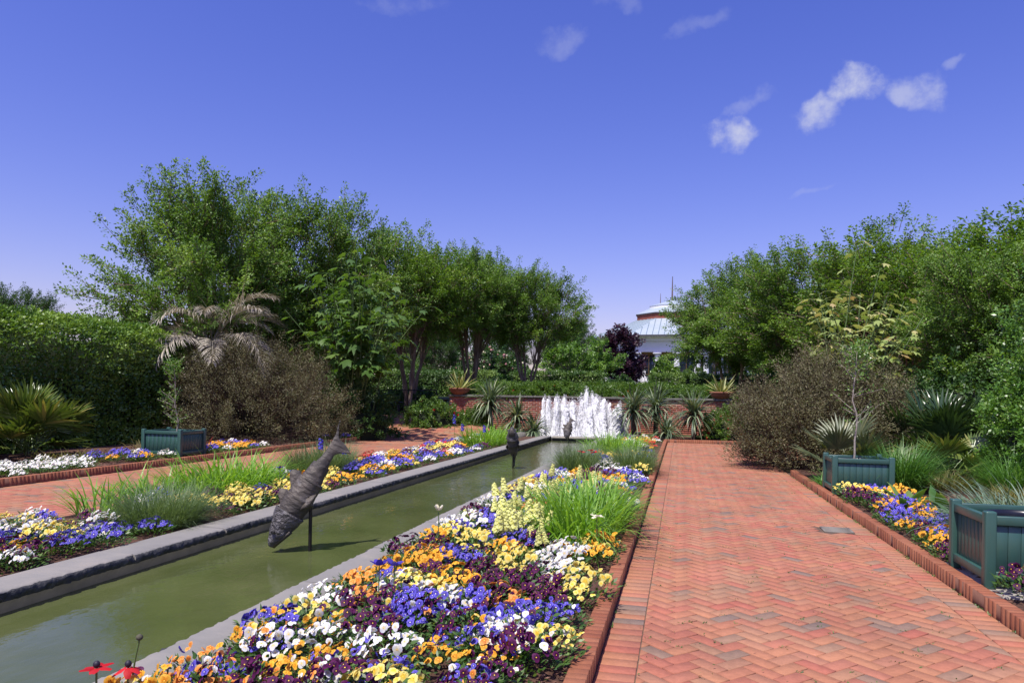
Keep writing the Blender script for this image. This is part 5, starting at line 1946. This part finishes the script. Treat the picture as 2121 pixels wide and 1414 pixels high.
plants.sort(key=lambda p: math.hypot(p[0], p[1]))
inview = [p for p in plants if abs(math.atan2(-p[0], p[1]) - YAW) < R(36.5) and math.hypot(p[0], p[1]) > 2.7]
solo = set(id(p) for p in inview[:300])
far_fol, far_flo = G(), G()
SLOT = {c: 2 * i for i, c in enumerate(COLN)}
nfl = 0
r_ = random.Random(77)
for i, p in enumerate(plants):
    x, y, z, c, bed = p
    rz, s = r_.uniform(-.5, .5), r_.uniform(.80, 1.28)
    zz = z + r_.uniform(-.015, .03)
    if id(p) in solo:
        o = thing('pansy_plant', CNAME[c] + ' pansy plant ' + bed, 'pansy', (x, y, zz), rz, CNAME[c] + ' pansies ' + bed, s)
        link('foliage', PFM[i % 4], o)
        if math.hypot(x, y) < 4.35 and nfl < 2100:
            mixc = c
            for m, k, v in FSETS[(i * 5) % 6]:
                cc = mixc
                if r_.random() < .15:
                    cc = r_.choice(COLN[:6])
                f = link('flower', FLM[cc][k], o)
                f.matrix_basis = m
                nfl += 1
        else:
            link('blossoms', JFM[c][i % 3], o)
    else:
        m = Matrix.Translation((x, y, zz)) @ Matrix.Rotation(rz, 4, 'Z') @ Matrix.Scale(s, 4)
        far_fol.merge(PF[i % 4], m)
        far_flo.merge(JF[i % 3], m, None, SLOT[c])
slots = []
for c in COLN:
    slots += [PET[c], EYES[c]]
fp = thing('distant_pansies', 'distant mixed pansies filling the rest of the flower beds', 'pansies')
fp['kind'] = 'stuff'
tag(far_fol.build('foliage', M['pansy_leaf'], fp), kind='stuff')
tag(far_flo.build('blossoms', slots, fp), kind='stuff')


# ================================================================== snapdragons
def snapdragon(seed, h):
    r = np.random.default_rng(seed)
    g = G()
    Vt, Ft = tubes(np.array([[[0, 0, 0], [.005, 0, h * .5], [0, .004, h]]]), np.array([[.006, .005, .003]]), 5)
    g.add(Vt, Ft, .4, 0)
    n = 46
    a = r.uniform(0, 6.28, n)
    z = r.uniform(.05, .55, n) * h
    P = np.c_[np.zeros((n, 2)), z]
    V, F = leafs(P, nrm(np.c_[np.cos(a), np.sin(a), r.uniform(.2, .8, n)]), np.repeat([[0, 0, 1.]], n, 0), r.uniform(.05, .08, n), .014, .1)
    g.add(V, F, rep(r.random(n), 4), 0)
    fl = G()
    b = ball(1, 6)
    m = 26
    for k in range(m):
        t = k / m
        q = .036 * (1 - .7 * t) + .006
        a = k * 2.4
        zz = h * (.60 + .40 * t)
        s = .019 * (1 - .55 * t) * r.uniform(.85, 1.15)
        fl.merge(FLG[k % 4], Matrix.Translation((math.cos(a) * q, math.sin(a) * q, zz)) @ Matrix.Rotation(a, 4, 'Z') @ Matrix.Rotation(1.15 + float(r.normal(0, .2)), 4, 'Y') @ Matrix.Scale(s * 1.75, 4))
    return g.mesh('snapdragon_stem', M['pansy_leaf']), fl.mesh('snapdragon_blossoms', [PET['lemon'], M['pale_eye']])


SN = [snapdragon(1100 + k, [.44, .36, .40][k]) for k in range(3)]
spots = [(-1.92, 7.5), (-1.72, 7.9), (-1.55, 7.7), (-1.62, 8.3), (-1.45, 8.1), (-1.38, 8.6), (-1.85, 8.6), (-1.6, 8.9), (-1.32, 9.1), (-1.5, 9.5), (-1.8, 9.4), (-1.2, 9.6), (-1.0, 9.7), (-1.65, 10.1), (-1.3, 10.3),
         (-1.42, 7.05), (-1.25, 6.75), (-1.1, 6.7), (-1.22, 7.2), (-1.35, 6.55), (-.98, 6.5), (-1.15, 7.0), (-1.5, 7.35), (-1.75, 10.6), (-.8, 10.4), (-1.05, 10.7)]
for i, (x, y) in enumerate([(a - .08, b - .7) for a, b in spots]):
    root = thing('snapdragon_plant', 'pale yellow snapdragon spike beside the large daylily clump', 'snapdragon', (x, y, .06), i * 1.1, 'pale yellow snapdragons', random.uniform(.68, 1.1))
    for j in range(2 + i % 2):
        a = j * 2.1 + i
        st, fl = SN[(i + j) % 3]
        p = (math.cos(a) * .06, math.sin(a) * .06, 0)
        rot = (random.gauss(0, .13), random.gauss(0, .13), a)
        sc = random.uniform(.7, 1.1)
        s_ = link('stem', st, root, p, rot, sc)
        link('blossom_spike', fl, s_)


# ================================================================== single tall flowers
def poppy(label, loc, h, col, petals, plen, pw, el, seed, eye=True, cat='flower', lean=(0, 0), group=None):
    r = np.random.default_rng(seed)
    root = thing('anemone_flower', label, cat, loc, 0, group)
    top = np.array([lean[0], lean[1], h])
    P = bez([[0, 0, -.03]], [[lean[0] * .2, lean[1] * .2, h * .6]], [top], 7)
    Vt, Ft = tubes(P, np.array([[.0045] * 7]) * .9, 6)
    G().add(Vt, Ft).build('stem', M['green_stem'], root, True)
    for j in range(petals):
        az = j * 2 * math.pi / petals + r.normal(0, .15)
        V, F, m = strips(np.array([top + np.array([math.cos(az), math.sin(az), 0]) * .008]), np.array([az]), el + r.normal(0, .15), plen * r.uniform(.9, 1.1), pw, r.uniform(.3, .9), 5, .15, 1.2, .45, .4)
        G().add(V, F, float(r.random() * .4)).build('petal', PET[col], root)
    if eye:
        g = G()
        g.merge(ball(.013, 10), Matrix.Translation(top + np.array([0, 0, .012])) @ Matrix.Diagonal((1, 1, 1.1, 1)))
        g.build('seed_head', M['dark_eye'], root, True)
    return root


AN = 'tall anemones in the flower beds'
poppy('red anemone with a dark centre, the outermost at the bottom corner', (-2.14, 2.32, .06), .285, 'red', 6, .055, .036, .25, 1201, group=AN)
poppy('red anemone with a dark centre beside the dry bud stem', (-2.06, 2.39, .06), .27, 'red', 6, .052, .034, -.1, 1202, group=AN)
poppy('violet poppy on a tall stem above the near pansies, outer one', (-1.77, 4.11, .06), .30, 'violet', 5, .055, .05, 1.0, 1203, group=AN)
poppy('violet poppy on a tall stem above the near pansies, inner one', (-1.68, 4.13, .06), .30, 'violet', 5, .058, .05, .7, 1204, group=AN)
poppy('white poppy on a bare stem near the channel coping', (-1.97, 5.80, .06), .37, 'white', 6, .05, .04, 1.2, 1205, eye=False, group=AN)
poppy('white anemone at the edge of the large daylily clump', (-.66, 6.0, .06), .36, 'white', 6, .05, .045, .4, 1206, eye=False, group=AN)
poppy('small violet flower standing above the pansies beyond the channel', (-4.95, 8.3, .06), .38, 'violet', 6, .045, .035, .5, 1207, group=AN)
for i, (x, y) in enumerate([(-1.62, 12.2), (-1.5, 12.5), (-1.4, 12.1)]):
    poppy('red anemone above the grass mound in the middle of the path bed', (x, y, .06), .42, 'red', 6, .06, .05, .5, 1210 + i, group='red anemones beside the grass mound')
bd = thing('dry_seed_bud', 'brown seed bud on a thin stem beside the red anemones', 'seed bud', (-2.05, 2.40, .06))
Vt, Ft = tubes(bez([[0, 0, -.03]], [[-.02, 0, .2]], [[.03, .0, .375]], 7), np.array([[.0035] * 7]), 6)
G().add(Vt, Ft).build('stem', M['green_stem'], bd, True)
g = G()
g.merge(ball(.0135, 10), Matrix.Translation((.03, .0, .385)) @ Matrix.Diagonal((1, 1, .9, 1)))
g.build('bud', surf_mat('dry_bud', [(0, (.05, .05, .03)), (1, (.13, .12, .08))], scale=60, rough=.9, bump=.6), bd, True)


def spike(label, loc, h, col, seed, group=None):
    root = thing('flower_spike', label, 'flower', loc, 0, group)
    r = np.random.default_rng(seed)
    Vt, Ft = tubes(np.array([[[0, 0, 0], [.01, 0, h * .5], [0, 0, h]]]), .005, 5)
    G().add(Vt, Ft).build('stem', M['green_stem'], root, True)
    fl = G()
    for k in range(16):
        t = k / 16
        a = k * 2.4
        s = .030 * (1 - .4 * t)
        fl.merge(FLG[k % 4], Matrix.Translation((math.cos(a) * .035, math.sin(a) * .035, h * (.72 + .28 * t))) @ Matrix.Rotation(a, 4, 'Z') @ Matrix.Rotation(1.2, 4, 'Y') @ Matrix.Scale(s, 4))
    fl.build('blossom_spike', [PET[col], M['pale_eye']], root)


for x, y, h, lab in [(-5.6, 17.6, .85, 'tallest deep blue flower spike in front of the far daylily clump'), (-5.35, 17.5, .62, 'deep blue flower spike just below the tallest one'), (-4.75, 17.4, .60, 'deep blue flower spike beside the channel end of the daylilies'),
                     (-5.55, 10.5, .62, 'deep blue flower spike in the grass mound behind the nearest fish'), (-5.25, 10.7, .52, 'deep blue flower spike close behind the nearest fish')]:
    spike(lab, (x, y, .06), h, 'blue', 1300, 'deep blue flower spikes')

# plant labels on stakes
for x, y, lab in [(-.66, 14.6, 'thin black label stake in the path bed beside the grass'), (-11.4, 13.9, 'small dark plant label in the shade below the tall hedge')]:
    root = thing('plant_label', lab, 'label stake', (x, y, .05))
    G().box((0, 0, .17), (.012, .008, .36)).build('stake', M['iron'], root)
    G().box((0, -.008, .37), (.11, .006, .06)).build('plate', M['iron'], root)

# ================================================================== handrails
def handrail(label, pts, group):
    root = thing('handrail', label, 'handrail', (0, 0, 0), 0, group)
    Vt, Ft = tubes(np.array([pts], float), .024, 6)
    G().add(Vt, Ft).build('rail', M['iron'], root, True)
    for p in (pts[0], pts[len(pts) // 2], pts[-1]):
        g = G()
        zb = float(ground_z(p[0], p[1])) - .2
        Vt, Ft = tubes(np.array([[[p[0], p[1], zb], [p[0], p[1], (zb + p[2]) / 2], p]], float), .028, 6)
        g.add(Vt, Ft).build('post', M['iron'], root, True)


handrail('black metal handrail at the back of the curving brick path', [(-14.6, 27.4, 1.50), (-12.2, 28.0, 1.55), (-9.9, 28.6, 1.60)], 'black handrails')
handrail('black metal handrail sloping down on the terrace behind the yuccas', [(-.5, 31.0, 2.15), (.3, 30.5, 1.75), (1.5, 30.4, 1.72)], 'black handrails')
for x, y, lab in [(-11.0, 27.2, 'black bollard light under the bare stemmed tree'), (-9.3, 28.0, 'black bollard light behind the wall end rose bush')]:
    root = thing('bollard_light', lab, 'bollard', (x, y, float(ground_z(x, y)) - .05), 0, 'black bollard lights')
    Vt, Ft = tubes(np.array([[[0, 0, 0], [0, 0, .45], [0, 0, .85]]]), .055, 10)
    G().add(Vt, Ft).build('post', M['iron'], root, True)
    G().box((0, 0, .88), (.26, .26, .06)).build('lamp_cap', M['iron'], root)

# ================================================================== pavilion
BX, BY, BZ = -1.2, 87.0, 1.6
pav = thing('pavilion', 'white octagonal pavilion with pale blue metal roof and brick cupola', 'building', (BX, BY, BZ), YAW * -.15)


def octa(rad, z):
    a = R(22.5) + np.arange(8) * R(45)
    return np.c_[rad * np.cos(a), rad * np.sin(a), np.full(8, z)]


def ring8(r0, z0, r1, z1, name, m, parent):
    A, B = octa(r0, z0), octa(r1, z1)
    V = np.vstack([A, B])
    F = [[k, (k + 1) % 8, 8 + (k + 1) % 8, 8 + k] for k in range(8)]
    return G().add(V, F, rng.random()).build(name, m, parent)


EAVE = 6.35
rf = thing('roof', None, None)
del rf
roof = ring8(10.6, EAVE, 4.05, EAVE + 2.55, 'roof', M['roof_metal'], pav)
# standing seams on the facets that face the garden
for k in range(8):
    A, B = octa(10.6, EAVE), octa(4.05, EAVE + 2.55)
    a0, a1, b0, b1 = A[k], A[(k + 1) % 8], B[k], B[(k + 1) % 8]
    mid = (a0 + a1) / 2
    if mid[1] > 3:
        continue
    n = 13
    g = G()
    for j in range(n + 1):
        t = j / n
        p = a0 + (a1 - a0) * t
        along = (b0 + b1) / 2 - mid
        # seams run straight up the slope until they meet the hip
        half = np.linalg.norm(a1 - a0) / 2
        top_half = np.linalg.norm(b1 - b0) / 2
        off = abs(t - .5) * 2 * half
        q = 1.0 if off <= top_half else (half - off) / (half - top_half)
        e = p + along * q
        if q < .02:
            continue
        Vt, Ft = tubes(np.array([[p, (p + e) / 2, e]]) + np.array([0, 0, .02]), .035, 4)
        g.add(Vt, Ft)
    g.build('seam', M['roof_seam'], roof)
ring8(10.75, EAVE - .02, 10.75, EAVE + .14, 'gutter', M['gutter'], pav)
ring8(10.75, EAVE - .02, 9.8, EAVE - .03, 'soffit', M['white_paint'], pav)
ring8(9.8, EAVE - .03, 9.8, EAVE - .45, 'cornice', M['white_paint'], pav)
ring8(9.8, EAVE - .45, 9.5, EAVE - .46, 'cornice', M['white_paint'], pav)
ring8(9.5, EAVE - .46, 9.5, EAVE - 1.35, 'frieze', M['white_paint'], pav)
ring8(9.72, EAVE - 1.35, 9.72, EAVE - 1.62, 'architrave', M['white_paint'], pav)
ring8(9.5, EAVE - 1.352, 9.72, EAVE - 1.35, 'architrave', M['white_paint'], pav)
ring8(9.72, EAVE - 1.62, 8.3, EAVE - 1.64, 'porch_ceiling', M['tan_trim'], pav)
cup = ring8(4.2, EAVE + 2.45, 4.2, EAVE + 3.05, 'cupola_band', brick_mat('cupola_brick', [(0, (.20, .055, .035)), (1, (.26, .085, .055))]), pav)
ring8(4.35, EAVE + 3.05, 4.35, EAVE + 3.2, 'gutter', M['gutter'], pav)
ring8(4.35, EAVE + 3.2, 2.7, EAVE + 3.95, 'upper_roof', M['roof_metal'], pav)
ring8(2.7, EAVE + 3.95, 2.7, EAVE + 4.2, 'upper_roof_step', M['white_paint'], pav)
ring8(2.75, EAVE + 4.2, .25, EAVE + 5.0, 'upper_roof', M['roof_metal'], pav)
for px, h0, hh, rad in ((0, 4.9, 2.9, .10), (-1.35, 4.4, 1.45, .05)):
    Vt, Ft = tubes(np.array([[[px, 0, EAVE + h0], [px, 0, EAVE + h0 + hh * .1], [px, 0, EAVE + h0 + hh]]]), np.array([[rad * 3.0, rad, rad * .35]]), 8)
    G().add(Vt, Ft).build('spire', plain('spire_%d' % int(h0 * 10), (.10, .06, .055), .5), pav, True)
# walls behind the porch with windows, then columns
A = octa(8.3, 0)
for k in range(8):
    a0, a1 = A[k], A[(k + 1) % 8]
    mid = (a0 + a1) / 2
    if mid[1] > 3:
        continue
    ang = math.atan2(a1[1] - a0[1], a1[0] - a0[0])
    L = np.linalg.norm(a1 - a0)
    top = EAVE - 1.64
    w = G().box((mid[0], mid[1], top / 2), (L, .2, top), ang).build('wall', M['cream_wall'], pav)
    n2 = np.array([mid[0], mid[1]]) / np.linalg.norm(mid[:2])
    for s in (-1, 0, 1):
        c = mid[:2] + (a1 - a0)[:2] / L * s * L * .31
        f = G().box((c[0] + n2[0] * .1, c[1] + n2[1] * .1, 3.45), (1.75, .12, 2.3), ang).build('window', M['tan_trim'], pav)
        for sx in (-1, 1):
            cc = c + (a1 - a0)[:2] / L * sx * .42
            G().box((cc[0] + n2[0] * .17, cc[1] + n2[1] * .17, 3.45), (.72, .03, 2.0), ang).build('pane', M['pane'], f)
        f = G().box((c[0] + n2[0] * .1, c[1] + n2[1] * .1, 1.05), (1.5, .12, 1.7), ang).build('window', M['white_paint'], pav)
        for sx in (-1, 1):
            for sz in (-1, 0, 1):
                cc = c + (a1 - a0)[:2] / L * sx * .36
                G().box((cc[0] + n2[0] * .17, cc[1] + n2[1] * .17, 1.05 + sz * .52), (.62, .03, .46), ang).build('pane', M['pane'], f)
for k in range(8):
    A = octa(9.45, 0)
    a0, a1 = A[k], A[(k + 1) % 8]
    if (a0 + a1)[1] / 2 > 3:
        continue
    for t in (.07, .36, .64, .93):
        p = a0 + (a1 - a0) * t
        top = EAVE - 1.62
        Vt, Ft = tubes(np.array([[[p[0], p[1], 0], [p[0], p[1], top * .5], [p[0], p[1], top - .25]]]), np.array([[.34, .33, .28]]), 16)
        c = G().add(Vt, Ft).build('column', M['white_paint'], pav, True)
        G().box((p[0], p[1], top - .12), (.85, .85, .24)).build('capital', M['white_paint'], c)
        G().box((p[0], p[1], .1), (.9, .9, .3)).build('base', M['white_paint'], c)
G().box((0, 0, -.3), (20, 20, .5)).build('floor_slab', M['concrete'], pav)

# far fountain on the upper terrace
o = jet_geo(1.9, .35, 88).build('far_fountain_jet', M['froth'], None, True, (-3.05, 62.0, 1.9))
tag(o, 'small white fountain jet in front of the pavilion', 'fountain jet')

# ================================================================== loose litter
r = np.random.default_rng(55)
def chips(n, x0, x1, y0, y1, z, seed, s=.022):
    r = np.random.default_rng(seed)
    P = np.c_[r.uniform(x0, x1, n), r.uniform(y0, y1, n), np.full(n, z) + r.uniform(0, .02, n)]
    a = r.uniform(0, 6.28, n)
    D = np.c_[np.cos(a), np.sin(a), r.normal(0, .25, n)]
    N = nrm(r.normal(0, .5, (n, 3)) + np.array([0, 0, 1]))
    V, F = leafs(P, D, N, s * r.uniform(.8, 2.6, n), s * r.uniform(.35, .8, n), .05)
    return V, F, rep(r.random(n), 4)


g = G()
for a in [(5000, 2.2, 5.2, 5, 12.5, .06, 1, .03), (5000, -12.5, -9.4, 7, 14.5, .06, 2, .035), (1400, -.95, -.52, 2.4, 5, .06, 3, .018), (2500, -5.6, -4.5, 4, 11, .06, 4, .02), (1200, -10.4, -9.35, 14, 19, .06, 5, .03)]:
    V, F, v = chips(*a)
    g.add(V, F, v)
tag(g.build('bark_chips', M['chip']), 'loose brown bark chips strewn over the planting beds', 'bark mulch', None, 'stuff')
# fallen leaves and sprigs on the path and small weeds in the joints along the kerb
g = G()
V, F, v = chips(260, P_L + .1, P_R - .05, 3.2, 15, .004, 6, .012)
g.add(V, F, v)
n = 90
y = r.uniform(3.6, 14.2, n)
side = r.random(n) < .75
P = np.c_[np.where(side, P_R - .012, P_L + .012), y, np.zeros(n)]
P = np.repeat(P, 7, 0) + r.normal(0, .012, (n * 7, 3)) * np.array([.6, 1.6, 0])
a = r.uniform(0, 6.28, n * 7)
V, F = leafs(P, np.c_[np.cos(a), np.sin(a), r.uniform(.2, 1.4, n * 7)], nrm(r.normal(0, .5, (n * 7, 3)) + np.array([0, 0, 1])), r.uniform(.01, .032, n * 7), r.uniform(.005, .011, n * 7))
g.add(V, F, rep(r.random(n * 7), 4))
n = 260
P = np.repeat(np.c_[r.uniform(P_L + .2, P_R - .1, n), 3.2 + 11 * r.random(n) ** 1.5, np.zeros(n)], 5, 0) + r.normal(0, .010, (n * 5, 3)) * np.array([1.4, 1, 0])
a = r.uniform(0, 6.28, n * 5)
V, F = leafs(P, np.c_[np.cos(a), np.sin(a), r.uniform(.1, 1.0, n * 5)], nrm(r.normal(0, .5, (n * 5, 3)) + np.array([0, 0, 1])), r.uniform(.008, .020, n * 5), r.uniform(.004, .009, n * 5))
g.add(V, F, rep(r.random(n * 5), 4))
tag(g.build('leaf_litter', M['pansy_leaf']), 'fallen leaves and tiny weeds along the brick path edges', 'leaf litter', None, 'stuff')
